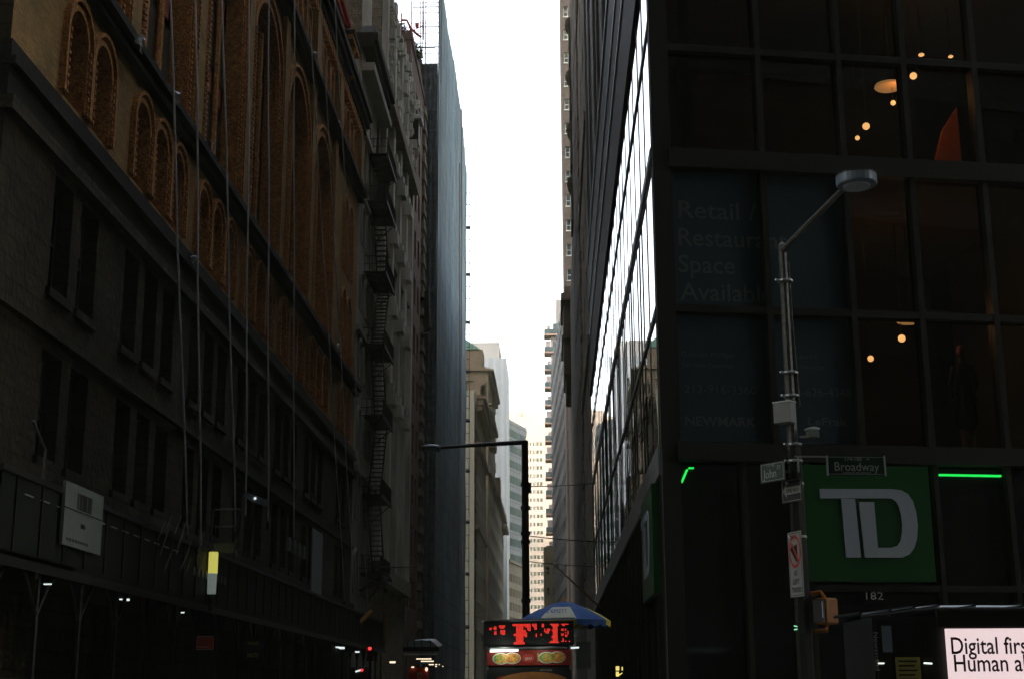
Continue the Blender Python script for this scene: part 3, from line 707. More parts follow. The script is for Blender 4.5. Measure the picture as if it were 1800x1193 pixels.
for o in fo: window(p, Fc, o, .35, M['white'], G['pale'])
for o in so_[:96]: pane(p, FL(-10.9), o, .33, G['dark'])
g = MB()
for z, pr, t in ((55.5, .6, .4), (49.6, .35, .35), (46.6, .25, .3), (38, .3, .35)): g.box(Fc, -28, -10.6, -.1, pr, z, z+t); g.box(FL(-10.9), 239.1, 268, -.1, pr*1.6, z, z+t)
for k in range(36): 
    for z in (54.6, 48.9): g.box(FL(-10.9), 239.5+k*.8, 239.9+k*.8, -.05, .6, z, z+.85)
for zz in (51.2, 50.4): g.box(Fc, -12.2, -11.4, -.05, .2, zz, zz+2.6)
g.build('cornice', M['towerbrick'], p)
g = MB(); g.wbox(-19.2, -11.9, 240, 246, 55.9, 59.6); g.wbox(-28, -11.3, 239.6, 267, 55.5, 56.4); g.build('attic', M['towerbrick'], p)
g = MB(); g.prism(FC(239.7), [(-17.4, 59.6), (-14.9, 61.4), (-12.4, 59.6)], -5, 0); g.build('gable_roof', M['copper'], p)
g = MB(); g.box(FL(-10.9), 244, 250, 0, 1.0, 43, 44.6); g.box(FL(-10.9), 262, 267.5, 0, 1.1, 37, 40.5); g.build('balcony', M['darkbrown'], p)
p = thing('low_brown_building', 'dark brown masonry building with stepped cornice below the grey metal tower', 'building', (-16, 290, 0))
body(p, -28, -11.25, 268, 312, 38.4, M['brownfac'])
so_ = [(270+k*3.5, 271.6+k*3.5, z, z+2.3, None) for k in range(12) for z in range(8, 37, 4)]
g = MB(); wall(g, FL(-10.9), 268.01, 312, 0, 38.4, so_, rev=.3); g.build('wall', M['brownfac'], p)
for o in so_: pane(p, FL(-10.9), o, .28, G['dark'])
g = MB(); g.box(FL(-10.9), 268, 312.3, -.1, .8, 37.6, 38.6); g.box(FL(-10.9), 300, 312.3, -.1, 1.2, 35.2, 36.1)
for k in range(20): g.box(FL(-10.9), 268.5+k*2.2, 269.4+k*2.2, -.1, .5, 38.6, 39.6)
g.build('cornice', M['darkbrown'], p)
# grey ribbed tower
p = thing('ribbed_grey_tower', 'pale grey tower of vertically ribbed metal with a stepped flat top', 'building', (-15, 340, 0))
body(p, -32, -10.75, 330, 352, 79.2, M['metalpanel'], 'wall')
body(p, -32, -12.45, 331.5, 350, 83.4, M['concrete'], 'upper_block', 79.2)
rows = [73, 66.6, 60.2, 52.8, 46.0, 39.4, 33, 27, 21]
for z in rows:
    for k in range(2):
        o = (-15.9+k*1.6, -14.8+k*1.6, z-1.2, z+1.2, None); f_ = FC(329.9); window(p, FC(330.2), (o[0], o[1], o[2], o[3], None), -.24, M['greyrib'], G['dark'])
# green glass tower, turned slightly
p = thing('green_glass_tower', 'green glass office tower with white corner column, behind the grey ribbed tower', 'building', (-8, 368, 0))
Fg = F((-11.4, 360, 0), (.305, 1, 0), (.956, -.292, 0))
g = MB(); g.box(Fg, .05, 15.5, -12, -.25, 0, 69.6); g.build('building_core', M['greyrib'], p)
for k in range(17):
    z = 68.2-k*4.0
    g = MB(); g.quad(Fg(.2, 0, z-2.35), Fg(15, 0, z-2.35), Fg(15, 0, z-.35), Fg(.2, 0, z-.35)); g.build('window_band', G['green'], p)
    g = MB(); g.box(Fg, .2, 15.3, -.2, .08, z-.35, z+1.65 if k else z+2); g.build('spandrel', M['metalpanel'], p)
g = MB()
for k in range(12): g.box(Fg, .3+k*1.28, .42+k*1.28, -.05, .16, 0, 70.0)
g.build('mullion', M['metalpanel'], p)
g = MB()
for k in range(17): z = 68.2-k*4; g.box(Fg, .2, 15.4, 0, .2, z+.9, z+1.15)
g.build('floor_line', M['greyrib'], p)
g = MB(); g.box(Fg, -.75, .1, -3, .12, 0, 70.6); g.build('corner_column', M['whitecol'], p)
g = MB()
for k in range(17): g.box(Fg, -1.2, -.76, -3, .05, 66-k*4, 66.9-k*4)
g.build('corner_window', G['dark'], p)
body(p, -16, -12.3, 362, 375, 70, M['whitecol'], 'side_wall')
# brown block in front of it, low
p = thing('low_brown_block', 'old brown stone office block with many small windows at the foot of the green tower', 'building', (-9, 348, 0))
Fb = F((-10.8, 345, 0), (.17, 1, 0), (.98, -.17, 0))
so_ = [(.8+k*2.0, 1.9+k*2.0, z, z+1.9, None) for k in range(8) for z in (4, 7.4, 10.8, 14.2, 17.6, 21, 24.4, 27.8)]
g = MB(); wall(g, Fb, 0, 17, 0, 32.3, so_, rev=.3); wall(g, FC(345), -16, -10.8, 0, 32.3, [], rev=.2); g.build('wall', M['farbrown'], p)
for o in so_: pane(p, Fb, o, .28, G['dark'])
g = MB(); g.box(Fb, -.2, 17.2, -6, .4, 32.3, 33); g.build('cornice', M['farbrown'], p)
# far cream tower
p = thing('far_cream_tower', 'sunlit pale pink-cream tower closing the end of the street', 'building', (-8, 615, 0))
Ff = FC(600)
fo = []
for k in range(28):
    z = 104-k*3.42
    for c in (-16.2, -14.7, -11.2, -9.75, -8.3, -6.85, -5.4): fo.append((c, c+1.05, z, z+1.55, None))
fo = [o for o in fo if o[2] > 10][:]
g = MB(); wall(g, Ff, -24, 2, 0, 116.5, fo, rev=.4); g.build('wall', M['farcream'], p)
g = MB(); g.wbox(-24, 2, 600.5, 630, 0, 116.2); g.build('building_core', M['farcream'], p)
big_ = [o for o in fo if o[0] > -12][:95]
for o in big_: pane(p, Ff, o, .38, G['dark'])
g = MB()
for o in fo:
    if o not in big_: g.quad(*[Ff(u, -.38, z) for u, z in ((o[0], o[2]), (o[0], o[3]), (o[1], o[3]), (o[1], o[2]))])
st = g.build('window_row', G['dark'], p); st['kind'] = 'stuff'
g = MB(); g.box(Ff, -9.0, -8.72, 0, .35, 12, 113); g.box(Ff, -7.7, -7.42, 0, .35, 60, 113); g.build('flue', M['greyrib'], p)
g = MB(); g.wbox(-19.5, -3, 603, 622, 116.5, 119.5); g.tube([(-13.5, 601, 117), (-13.2, 601, 119.6)], .5, 6); g.build('penthouse', M['farcream'], p)

# ------------------------------------------------------------------ right-hand far buildings
# balcony tower
p = thing('balcony_tower', 'pale apartment tower with stacked tan balconies, beside the banded office block', 'building', (2, 297, 0))
body(p, -.1, 14, 301, 315, 78.5, M['whitecol'], 'wall'); body(p, 1.1, 14, 302, 313, 85.5, M['concrete'], 'roof_house', 78.5)
Fq = FC(301)
for k in range(16):
    z = 77-k*3.9
    b_ = MB(); b_.box(Fq, -1.55, 3.6, -3, 1.2, z, z+.34); b_.box(FL(-.1), 291, 296, -3, -.0, z, z+.3) if False else None
    bo_ = b_.build('balcony', M['balcon'], p)
    g = MB(); g.box(Fq, -1.5, 3.5, 1.1, 1.16, z+.34, z+1.4); g.build('glass_front', G['pale'], bo_)
    g = MB(); g.box(Fq, -1.2, -.15, -2.4, 0, z+.6, z+3.0) if k % 2 else g.box(Fq, -.9, -.15, -2.4, .1, z+.6, z+2.4); g.build('pier', M['whitecol'], bo_)
    if k < 14: pane(p, Fq, (.4, 2.4, z+.5, z+2.9, None), -.03, G['pale'])
window(p, FC(302), (2.0, 3.1, 80.6, 82.2, None), -.1, M['greyrib'], G['dark']); window(p, FC(302), (1.3, 2.8, 72.0, 74.2, None), -.9, M['greyrib'], G['dark'])
# grey banded tower whose facade swings left
p = thing('banded_grey_office', 'grey office block with slanting pale window bands, before the balcony tower', 'building', (4, 245, 0))
Fo = F((2.86, 210, 0), (-.0408, 1, 0), (-1, -.0408, 0))
g = MB(); g.box(Fo, 0, 73, -14, -.3, 0, 66); g.build('building_core', M['greyrib'], p)
for k in range(17):
    z = 64.4-k*3.7
    g = MB(); g.box(Fo, 0, 73, -.3, 0, z-1.9, z); g.build('spandrel', M['greyrib'], p)
    g = MB(); g.quad(Fo(0, -.12, z), Fo(73, -.12, z), Fo(73, -.12, z+1.8), Fo(0, -.12, z+1.8)); g.build('window_band', G['fargrey'], p)
g = MB()
for k in range(15): g.box(Fo, k*5.2, k*5.2+.5, -.14, .04, 2, 66)
g.build('pier', M['greyrib'], p)
# low tan building
p = thing('low_tan_building', 'small tan building at street end below the wires', 'building', (0, 284, 0))
body(p, -2.0, 8, 280, 290, 29.4, M['farbrown'], 'wall')
for z in (8, 12, 16, 20, 24):
    for x in (-1.5, -.2): window(p, FC(280), (x, x+.7, z, z+1.6, None), -.08, M['greyrib'], G['dark'])

# ------------------------------------------------------------------ right-hand near side
Rf = FR(2.1)
p = thing('brick_window_tower', 'tall pinkish brick tower with one column of small windows against the sky', 'building', (6, 194, 0))
Fw = FC(186)
fo = [(2.28, 2.92, 95.2-3.56*k, 96.8-3.56*k, None) for k in range(-2, 22)]
g = MB(); wall(g, Fw, 1.88, 12, 0, 104, fo, rev=.3); g.quad((1.88, 186, 0), (1.88, 204, 0), (1.88, 204, 104), (1.88, 186, 104)); g.build('wall', M['slimbrick'], p)
body(p, 2.0, 12, 186.5, 204, 103.5, M['slimbrick'])
for o in fo: window(p, Fw, o, .3, M['white'], G['pale'])
g = MB()
for o in fo: g.box(Fw, o[0]-.08, o[1]+.08, -.05, .1, o[2]-.16, o[2]-.002)
g.build('sill', M['lime'], p)
# dark ornate building
p = thing('dark_ornate_building', 'dark brown building edge with carved brackets and projecting bays, against the brick tower', 'building', (8, 110, 0))
body(p, 2.5, 14, 95.5, 124, 68, M['darkbrown']); body(p, 2.5, 14, 124, 180, 43, M['darkbrown'])
ops = [(97+k*5.5, 99+k*5.5, z, z+2.4, None) for k in range(5) for z in range(8, 60, 7)]
g = MB(); wall(g, Rf, 95, 124, 0, 68, ops, rev=.35); wall(g, Rf, 124, 180, 0, 43, [], rev=.35); g.build('wall', M['darkbrown'], p)
for o in ops: pane(p, Rf, o, .33, G['dark'])
g = MB()
for k in range(4): z = 45+k*5.2; g.lathe((2.0, 121, z), [(.1, 0), (.3, .4), (.42, 1.0), (.34, 1.5), (.08, 1.8)], 10); g.box(Rf, 119, 124, -.1, .18, z-3.0, z)
g.build('carved_bracket', M['brownfac'], p)
g = MB(); g.box(Rf, 148, 158, -.2, .75, 34.6, 43.2); g.box(Rf, 147.5, 158.5, -.2, 1.0, 42.6, 43.4); g.box(Rf, 148.5, 157.5, -.2, .6, 43.4, 44.4); g.box(Rf, 147.6, 158.4, -.2, .95, 38.4, 38.8); g.prism(Rf, [(148, 34.6), (158, 34.6), (154, 32.2), (150, 32.8)], -.1, .55); g.build('oriel_bay', M['darkbrown'], p)
# rough stone building
p = thing('rough_stone_building', 'rough buff stone building between the dark carved one and the black fluted one', 'building', (8, 85, 0))
body(p, 2.6, 14, 75.5, 95, 54, M['buffbrick'])
ops = [(79+k*6, 80.6+k*6, z, z+2.6, None) for k in range(3) for z in range(8, 48, 5)]
g = MB(); wall(g, Rf, 75, 95, 0, 54, ops, rev=.4); g.build('wall', M['buffbrick'], p)
for o in ops: pane(p, Rf, o, .38, G['dark'])
g = MB()
for k in range(45): z = 8+k*1.0; g.box(Rf, 93.2 if k % 2 else 93.9, 95, -.1, .1, z, z+.7)
for z in (20, 33, 47): g.box(Rf, 75, 95, -.1, .12, z, z+.5)
g.build('quoin', M['tanquoin'], p)

# ------------------------------------------------------------------ glass corner building (right)
td = thing('glass_corner_building', 'dark glass corner building with a green bank sign at street level', 'building', (10, 45, 0))
Tf = F((2.1, 27, 0), (.985, .170, 0), (.170, -.985, 0))
YE = 75.0
# street side: glass skin in panels between fins
rows_ = [(.6, 5.72), (6.3, 8.93), (9.07, 12.0), (12.5, 15.1), (15.25, 17.1)]
fin = [27.45, 29.3]+[31.1+1.9*k for k in range(24)]
for zi, (a, b) in enumerate(rows_):
    g = MB(); rd = random.Random(zi+11)
    for i in range(len(fin)-1):
        dz = [rd.uniform(-.003, .003) for _ in range(4)]
        g.quad(Rf(fin[i], dz[0], a), Rf(fin[i+1], dz[1], a), Rf(fin[i+1], dz[2], b), Rf(fin[i], dz[3], b))
    g.build('glazing', G['mirror'] if zi else M['groundglass'], td)
for i, u in enumerate(fin):
    g = MB(); g.box(Rf, u-.03, u+.03, -.1, .015, .3, 17.1); g.build('fin', M['darkmetal'], td)
for k in range(17):
    g = MB(); u = 32.05+k*3.8
    if u < 74: g.box(Rf, u-.03, u+.03, -.1, .02, 6.3, 12.0); g.build('fin', M['darkmetal'], td)
for z0, z1, pr, m in ((5.72, 6.3, .06, 'alum'), (8.93, 9.07, .03, 'darkmetal'), (12.0, 12.5, .02, 'darkmetal'), (12.18, 12.40, .05, 'alum'), (15.1, 15.25, .03, 'darkmetal'), (0.15, .6, .05, 'blackst')):
    g = MB(); g.box(Rf, 27.3, YE, -.1, pr, z0, z1); g.build('transom', M[m], td)
g = MB(); g.box(Rf, 27.25, YE, -.1, .07, 17.1, 17.9); g.build('soffit_band', M['blackst'], td)
g = MB(); g.box(Rf, 27.2, YE, -6, .02, 17.9, 24.4); g.build('upper_wall', M['blackst'], td)
g = MB(); g.box(Rf, 27.15, YE, 0, .07, 19.95, 20.08); g.box(Rf, 27.15, YE, 0, .09, 24.4, 24.55); g.box(Rf, 27.15, YE, 0, .07, 21.8, 21.9); g.build('ledge', M['alum'], td)
g = MB(); g.box(Rf, 46, YE, -8, -.02, 24.6, 43) ; g.build('tower_wall', M['blackst'], td)
for u in (49, 54.5, 59.2, 66, 72.3):
    g = MB(); g.box(Rf, u-(.8 if u in (49, 59.2) else .4), u+.4, 0, .09, 24.6, 43); g.build('flute', M['palestone'], td)
# corner post
g = MB(); g.add([(2.09, 26.95, .1), (2.42, 27.0, .1), (2.42, 27.4, .1), (2.09, 27.4, .1), (2.09, 26.95, 25), (2.42, 27.0, 25), (2.42, 27.4, 25), (2.09, 27.4, 25)], [(0, 1, 2, 3), (4, 5, 6, 7), (0, 1, 5, 4), (1, 2, 6, 5), (2, 3, 7, 6), (3, 0, 4, 7)]); g.build('corner_post', M['blackst'], td)
g = MB(); g.wbox(2.078, 2.089, 27.0, 27.03, .3, 17.1); g.build('corner_edge', M['alum'], td)
# front (avenue) side
COLS = [.3, 2.27, 4.02, 5.45, 7.03, 8.6, 10.4, 12.2]
fr_rows = [(12.3, 14.45), (14.6, 17.4), (17.9, 22)]
glz = [(a, b) for a, b in ((6.3, 8.9), (9.05, 11.9), (12.3, 14.45), (14.6, 17.4))]
for a, b in glz:
    for i in range(len(COLS)-1):
        if b < 12 and i < 2: continue
        g = MB(); g.quad(*[Tf(u, -.12, z) for u, z in ((COLS[i]+.05, a), (COLS[i], b), (COLS[i+1], b), (COLS[i+1]-.05, a))]); g.build('glazing', G['front'], td)
g = MB()
for i, u in enumerate(COLS): g.box(Tf, u-.06, u+.06, -.25, .05, 6.1, 18)
g.build('mullion', M['brownpanel'], td)
g = MB()
g.box(Tf, .3, 14, -.25, .04, 8.9, 9.05); g.box(Tf, .3, 14, -.25, .04, 14.45, 14.6); g.box(Tf, .3, 14, -.3, .1, 11.9, 12.3); g.box(Tf, .3, 14, -.3, .06, 17.4, 25)
g.build('transom', M['brownpanel'], td)
g = MB(); g.box(Tf, .3, 14, -.4, .12, 5.95, 6.3); g.build('fascia', M['blackst'], td)
# extra thin vertical near the corner, seen upper floors
g = MB(); g.box(Tf, 1.0, 1.22, -1.6, -1.4, 12.3, 17.4); g.build('inner_column', M['ceilingm'], td)
# interior
for z0, z1 in ((11.95, 12.25), (5.95, 6.25), (17.5, 17.8)):
    g = MB(); P = [Tf(*q) for zz in (z0, z1) for q in ((.42, -.32, zz), (14, -.32, zz), (14, -10, zz), (2.15, -10, zz))]; g.add(P, [(0, 1, 2, 3), (7, 6, 5, 4), (0, 1, 5, 4), (1, 2, 6, 5), (2, 3, 7, 6), (3, 0, 4, 7)]); g.build('floor_slab', M['ceilingm'], td)
g = MB(); g.box(Tf, 2.2, 14, -10.2, -10, .2, 17.5); g.box(Tf, 13.8, 14.0, -10, -.4, .2, 17.5); g.build('back_wall', M['interior'], td)
g = MB(); g.box(Tf, 8.75, 8.87, -5.5, -.5, 6.3, 11.9); g.box(Tf, 2.3, 9, -7.2, -7.1, 6.3, 17.4); g.build('partition', M['interior'], td)
g = MB(); g.prism(Tf, [(7.5, 12.3), (8.25, 12.3), (8.25, 15.05), (7.85, 14.45), (7.55, 13.5)], -3.4, -3.3); g.build('orange_panel', M['orangewall'], td)
# ground floor: dark glass, green neon, entrance
g = MB(); g.quad(*[Tf(u, -.15, z) for u, z in ((.3, .3), (.3, 5.95), (14, 5.95), (14, .3))]); g.build('shopfront_glass', G['dark'], td)
g = MB()
for u in (.3, 1.6, 2.85, 5.48, 7.0, 8.6): g.box(Tf, u-.05, u+.05, -.15, .03, .2, 5.95)
g.box(Tf, 2.9, 14, -.15, .02, 3.5, 3.62); g.build('shopfront_frame', M['blackst'], td)
for a, b, c, d in ((5.6, 6.9, 5.76, 5.80), (5.27, 5.34, 5.78, 5.81)):
    g = MB(); g.box(Tf, a, b, -.13, -.09, c, d); g.build('neon_strip', E_['green'], td)
g = MB(); g.prism(Tf, [(.36, 5.54), (.40, 5.54), (.52, 5.80), (.48, 5.80)], -.1, -.06); g.box(Tf, .53, .63, -.1, -.06, 5.81, 5.84); g.build('neon_strip', E_['green'], td)
for q_ in ((3.66, 2.6), (3.64, 2.52)):
    pass
# bank signs
bs = thing('bank_sign', 'square green bank sign with big grey TD letters on the avenue front', 'sign', tuple(Tf(4.1, .1, 3.66)))
g = MB(); g.box(Tf, 2.72, 5.28, -.1, .12, 3.68, 5.9); g.build('panel', M['bankgreen'], bs)
T_ = [(3.05, 5.43), (3.78, 5.435), (4.55, 5.45), (4.75, 5.41), (4.9, 5.25), (4.97, 5.01), (4.975, 4.72), (4.92, 4.43), (4.8, 4.23), (4.62, 4.135), (3.86, 4.13), (3.83, 5.19), (4.12, 5.19), (4.13, 4.315), (4.41, 4.32), (4.57, 4.38), (4.65, 4.55), (4.67, 4.81), (4.64, 5.06), (4.58, 5.21), (4.46, 5.265), (3.76, 5.25), (3.79, 4.13), (3.49, 4.13), (3.48, 5.25), (3.05, 5.25)]
def logo(mb, Fr, d0, d1, fn):
    outer = [fn(p_) for p_ in [(3.05, 5.43), (4.5, 5.45), (4.68, 5.43), (4.82, 5.36), (4.91, 5.22), (4.96, 5.01), (4.975, 4.75), (4.94, 4.5), (4.87, 4.32), (4.77, 4.2), (4.62, 4.135), (3.87, 4.13)]]
    inner = [fn(p_) for p_ in [(3.05, 5.25), (4.42, 5.27), (4.50, 5.26), (4.58, 5.2), (4.63, 5.1), (4.66, 4.95), (4.67, 4.78), (4.65, 4.6), (4.61, 4.45), (4.54, 4.36), (4.41, 4.32), (4.14, 4.315)]]
    for i in range(len(outer)-1): mb.prism(Fr, [outer[i], outer[i+1], inner[i+1], inner[i]], d0, d1)
    mb.prism(Fr, [fn(p_) for p_ in [(3.47, 5.2508), (3.74, 5.2512), (3.79, 4.13), (3.50, 4.13)]], d0, d1)
    mb.prism(Fr, [fn(p_) for p_ in [(3.82, 5.19), (4.12, 5.19), (4.139, 4.3152), (3.869, 4.1302)]], d0, d1)
g = MB(); logo(g, Tf, .121, .15, lambda p_: p_); g.build('logo_letters', M['logowhite'], bs)
b2 = thing('bank_sign', 'green bank sign seen edge-on round the corner on the side street, with pale letters', 'sign', (2.0, 30, 3.6))
g = MB(); g.box(Rf, 28.3, 31.9, -.05, .14, 3.55, 5.7); g.build('panel', M['bankgreen'], b2)
g = MB(); logo(g, Rf, .141, .155, lambda p_: (32.2-(p_[0]-2.72)*1.35, p_[1]-.12)); g.build('logo_letters', M['logowhite'], b2)
n_ = MB(); text(n_, Tf, '182', 3.84, .14, 3.34, .2, width=.34); n = n_.build('house_number', M['dimwhite']); tag(n, 'pale numerals 182 on the dark band below the green bank sign', 'house number')
# retail banner in the windows
rb = thing('retail_banner', 'faded blue window banner with large serif letters offering retail space, upper floor corner', 'banner', tuple(Tf(2.1, .0, 6.3)))
g = MB()
for a, b in ((.36, 2.2), (2.34, 3.95)):
    for c, d in ((6.35, 8.88), (9.08, 11.88)): g.box(Tf, a, b, -.16, -.10, c, d)
g.build('panel', M['sheetblue'], rb)
g = MB()
text(g, Tf, 'Retail /', .51, -.095, 10.88, .52, width=1.62, bold=.004); g.cut()
text(g, Tf, 'Restaurant', .49, -.095, 10.30, .52, width=2.25, bold=.004); g.cut()
text(g, Tf, 'Space', .47, -.095, 9.74, .52, width=1.16, bold=.004); g.cut()
text(g, Tf, 'Available', .49, -.095, 9.17, .52, width=1.9, bold=.004); g.cut()
text(g, Tf, 'Garrett Phillips', .47, -.095, 8.03, .14, width=1.05); g.cut(); text(g, Tf, 'Jordan Gomez', .46, -.095, 7.82, .14, width=1.05); g.cut()
text(g, Tf, 'Kevin', 2.72, -.095, 8.05, .14, width=.5); g.cut(); text(g, Tf, 'Johnson', 2.72, -.095, 7.84, .14, width=.65); g.cut()
text(g, Tf, '212-916-3360', .5, -.095, 7.30, .24, width=1.45); g.cut(); text(g, Tf, '212-626-4348', 2.5, -.095, 7.30, .24, width=1.4); g.cut()
text(g, Tf, 'NEWMARK', .5, -.095, 6.66, .26, width=1.42, bold=.006); g.cut(); text(g, Tf, 'LeFrak', 2.98, -.095, 6.72, .22, width=.8, bold=.004); g.cut()
g.build_each('lettering', M['vinyltext'], rb)
# pendant lamps and bulbs inside
def bulb(s, z, off, r, lab, flat=False):
    c = Tf(s, -off, z); root = thing('pendant_bulb', lab, 'bulb', tuple(c), 'warm bulbs hanging behind the dark glass')
    g = MB(); g.ball(c, r, 12, .55 if flat else 1); g.build('bulb', E_['bulb'], root, smooth=True)
    top = 17.45 if z > 12 else 11.9
    g = MB(); g.tube([c+Z1*r*.8, (c.x, c.y, top)], .006, 4); g.build('cord', M['blackst'], root)
for s, z, r, lab, fl_ in ((7.32, 16.19, .07, 'one of the two small oval ceiling lights, nearer the mullion, upper window', 1), (8.05, 16.19, .06, 'one of the two small oval ceiling lights, farther from the mullion, upper window', 1),
    (7.08, 15.64, .085, 'largest glowing orange bulb, highest of the four in the upper window', 0), (6.53, 14.93, .062, 'small glowing bulb touching the mullion in the upper window', 0),
    (5.83, 14.31, .085, 'big glowing bulb second from the bottom of the slanting row in the upper window', 0), (5.60, 14.01, .055, 'lowest small glowing bulb of the slanting row in the upper window', 0),
    (6.32, 9.28, .085, 'larger glowing bulb in the lower lit window under the shade', 0), (5.56, 8.8, .07, 'smaller glowing bulb at the edge of the lower lit window', 0)):
    bulb(s, z, 3, r, lab, fl_)
for s, z, lab in ((6.45, 15.33, 'pale disc lampshade in the upper lit window, cut by the mullion'), (6.57, 9.7, 'pale disc lampshade in the lower lit window, above the bulb')):
    c = Tf(s, -3, z); r = thing('disc_lamp', lab, 'lampshade', tuple(c))
    g = MB(); g.lathe(c, [(.02, .1), (.31, .05), (.33, 0), (.30, -.03), (.02, -.02)], 20); g.build('shade', E_['disc'], r, smooth=True)
    g = MB(); g.tube([c+Z1*.1, (c.x, c.y, 17.45 if z > 12 else 11.9)], .008, 4); g.build('cord', M['blackst'], r)
for s, z, lab in ((6.6, 15.0, 'u'), (6.0, 9.6, 'l')):
    c = Tf(s, -2.6, z); pl = bpy.data.lights.new('pendant_light', 'POINT'); pl.energy = 2.6 if lab == 'u' else 1.8; pl.color = (1, .5, .2); pl.shadow_soft_size = .2
    o = bpy.data.objects.new('pendant_light', pl); COL.objects.link(o); o.location = c
# mannequin behind the lower window
mq = thing('mannequin', 'dim dress form in dark clothes behind the lower lit window, bare reddish legs', 'mannequin', tuple(Tf(7.3, -2.2, 6.3)))
def lz(u, z): return Tf(u, -2.2, z)
g = MB(); c = lz(7.3, 0); g.lathe((c.x, c.y, 0), [(.10, 7.05), (.24, 7.2), (.22, 7.6), (.17, 7.95), (.22, 8.3), (.2, 8.5), (.08, 8.58), (.06, 8.7)], 14)
g.tube([lz(7.1, 8.48), lz(7.0, 8.1), lz(7.04, 7.75)], [.07, .05, .04], 8); g.tube([lz(7.5, 8.48), lz(7.6, 8.1), lz(7.55, 7.75)], [.07, .05, .04], 8); g.build('clothing', M['dress'], mq, smooth=True)
g = MB(); g.ball(lz(7.3, 8.84), .1, 12, 1.25); g.tube([lz(7.21, 7.1), lz(7.22, 6.75), lz(7.24, 6.36)], [.08, .06, .035], 8); g.tube([lz(7.38, 7.1), lz(7.4, 6.75), lz(7.42, 6.36)], [.08, .06, .035], 8); g.wbox(c.x-.2, c.x+.2, c.y-.2, c.y+.2, 6.26, 6.34); g.build('body', M['skin'], mq, smooth=True)

# ------------------------------------------------------------------ lamp post with signs (right)
PX, PY = 3.76, 22
lp = thing('street_lamp', 'street lamp post before the bank, long arm rising to a round grey head', 'street lamp', (PX, PY, 0))
g = MB(); g.lathe((PX, PY, 0), [(.24, 0), (.24, .5), (.15, .7), (.13, 1.2), (.115, 4.6), (.10, 5.4)], 8); g.build('pole', M['poledark'], lp)
g = MB(); g.lathe((PX-.02, PY, 5.3), [(.085, 0), (.075, 1.6), (.065, 3.3), (.07, 3.32), (.02, 3.38)], 10); g.build('upper_pole', M['galv'], lp)
g = MB(); g.tube([(PX+.10, PY-.02, 6.0), (PX+.06, PY-.01, 7.3), (PX+.05, PY, 8.35)], .03, 6); g.build('conduit', M['galv'], lp)
g = MB(); g.tube([(PX-.03, PY, 8.52), (3.95, 21.4, 8.66), (4.42, 20.0, 8.93)], [.055, .05, .04], 8); g.build('arm', M['galv'], lp)
hd = (4.52, 19.9, 8.86)
g = MB(); g.lathe(hd, [(.05, .19), (.22, .19), (.285, .165), (.295, .14), (.295, .015), (.28, 0), (.02, 0)], 28); hh = g.build('lamp_head', M['lampgrey'], lp)
g = MB(); g.lathe((hd[0], hd[1], hd[2]+.14), [(.301, 0), (.301, .02)], 28); g.build('rim', M['darkmetal'], hh)
g = MB(); g.lathe((hd[0], hd[1], hd[2]-.03), [(.2, .029), (.19, 0), (.02, 0)], 20); g.build('lens', M['white'], hh)
for z in (8.0, 6.5, 6.13, 5.36, 5.1, 4.75, 3.93):
    g = MB(); g.lathe((PX, PY, z), [(.12, 0), (.125, .01), (.125, .03), (.12, .04)], 12); g.tube([(PX-.13, PY-.05, z+.02), (PX-.17, PY-.1, z+.02)], .018, 6); g.build('clamp_band', M['alum'], lp)
def placard(name, lab, cat, c, yaw, w_, h_, m, th=.012):
    """a flat sign plate centred at c; yaw = direction its face looks (degrees, 0 = towards -Y, + = turned to its right)"""
    a = R_(yaw); U = (math.cos(a), math.sin(a), 0); N = (math.sin(a), -math.cos(a), 0)
    fr = F(c, U, N); root = thing(name, lab, cat, tuple(c))
    g = MB(); g.box(fr, -w_/2, w_/2, -th, 0, -h_/2, h_/2); g.build('panel', m, root, bev=0)
    return root, fr
def border(root, fr, w_, h_, t, m, d=.002):
    g = MB(); e = .02
    g.box(fr, -w_/2+e, w_/2-e, 0, d, h_/2-e-t, h_/2-e); g.box(fr, -w_/2+e, w_/2-e, 0, d, -h_/2+e, -h_/2+e+t)
    g.box(fr, -w_/2+e, -w_/2+e+t, 0, d, -h_/2+e+t, h_/2-e-t); g.box(fr, w_/2-e-t, w_/2-e, 0, d, -h_/2+e+t, h_/2-e-t); g.build('border', m, root)
# control boxes on the pole
r = thing('utility_box', 'larger pale grey utility box strapped to the lamp post', 'utility box', (3.55, 21.85, 5.68))
fr = F((3.60, 21.85, 0), (math.cos(R_(-38)), math.sin(R_(-38)), 0), (math.sin(R_(-38)), -math.cos(R_(-38)), 0))
g = MB(); g.box(fr, -.16, .13, -.16, .04, 5.70, 6.02); g.build('case', M['signwhite'], r, bev=.01)
g = MB(); g.box(fr, -.17, .14, -.17, .05, 6.021, 6.04); g.tube([(3.6, 21.9, 5.75), (3.75, 22, 5.75)], .03, 6); g.build('lid', M['alum'], r)
r = thing('utility_box', 'small beige utility box beside the lamp post', 'utility box', (4.05, 21.9, 5.48))
fr = F((4.05, 21.9, 0), (math.cos(R_(20)), math.sin(R_(20)), 0), (math.sin(R_(20)), -math.cos(R_(20)), 0))
g = MB(); g.box(fr, -.085, .085, -.1, .04, 5.47, 5.60); g.build('case', M['boardwhite'], r, bev=.008)
g = MB(); g.prism(fr, [(-.095, 5.601), (.095, 5.601), (.09, 5.625), (0, 5.64), (-.09, 5.625)], -.11, .05); g.tube([(4.03, 21.95, 5.5), (3.85, 22, 5.5)], .02, 6); g.build('lid', M['white'], r)
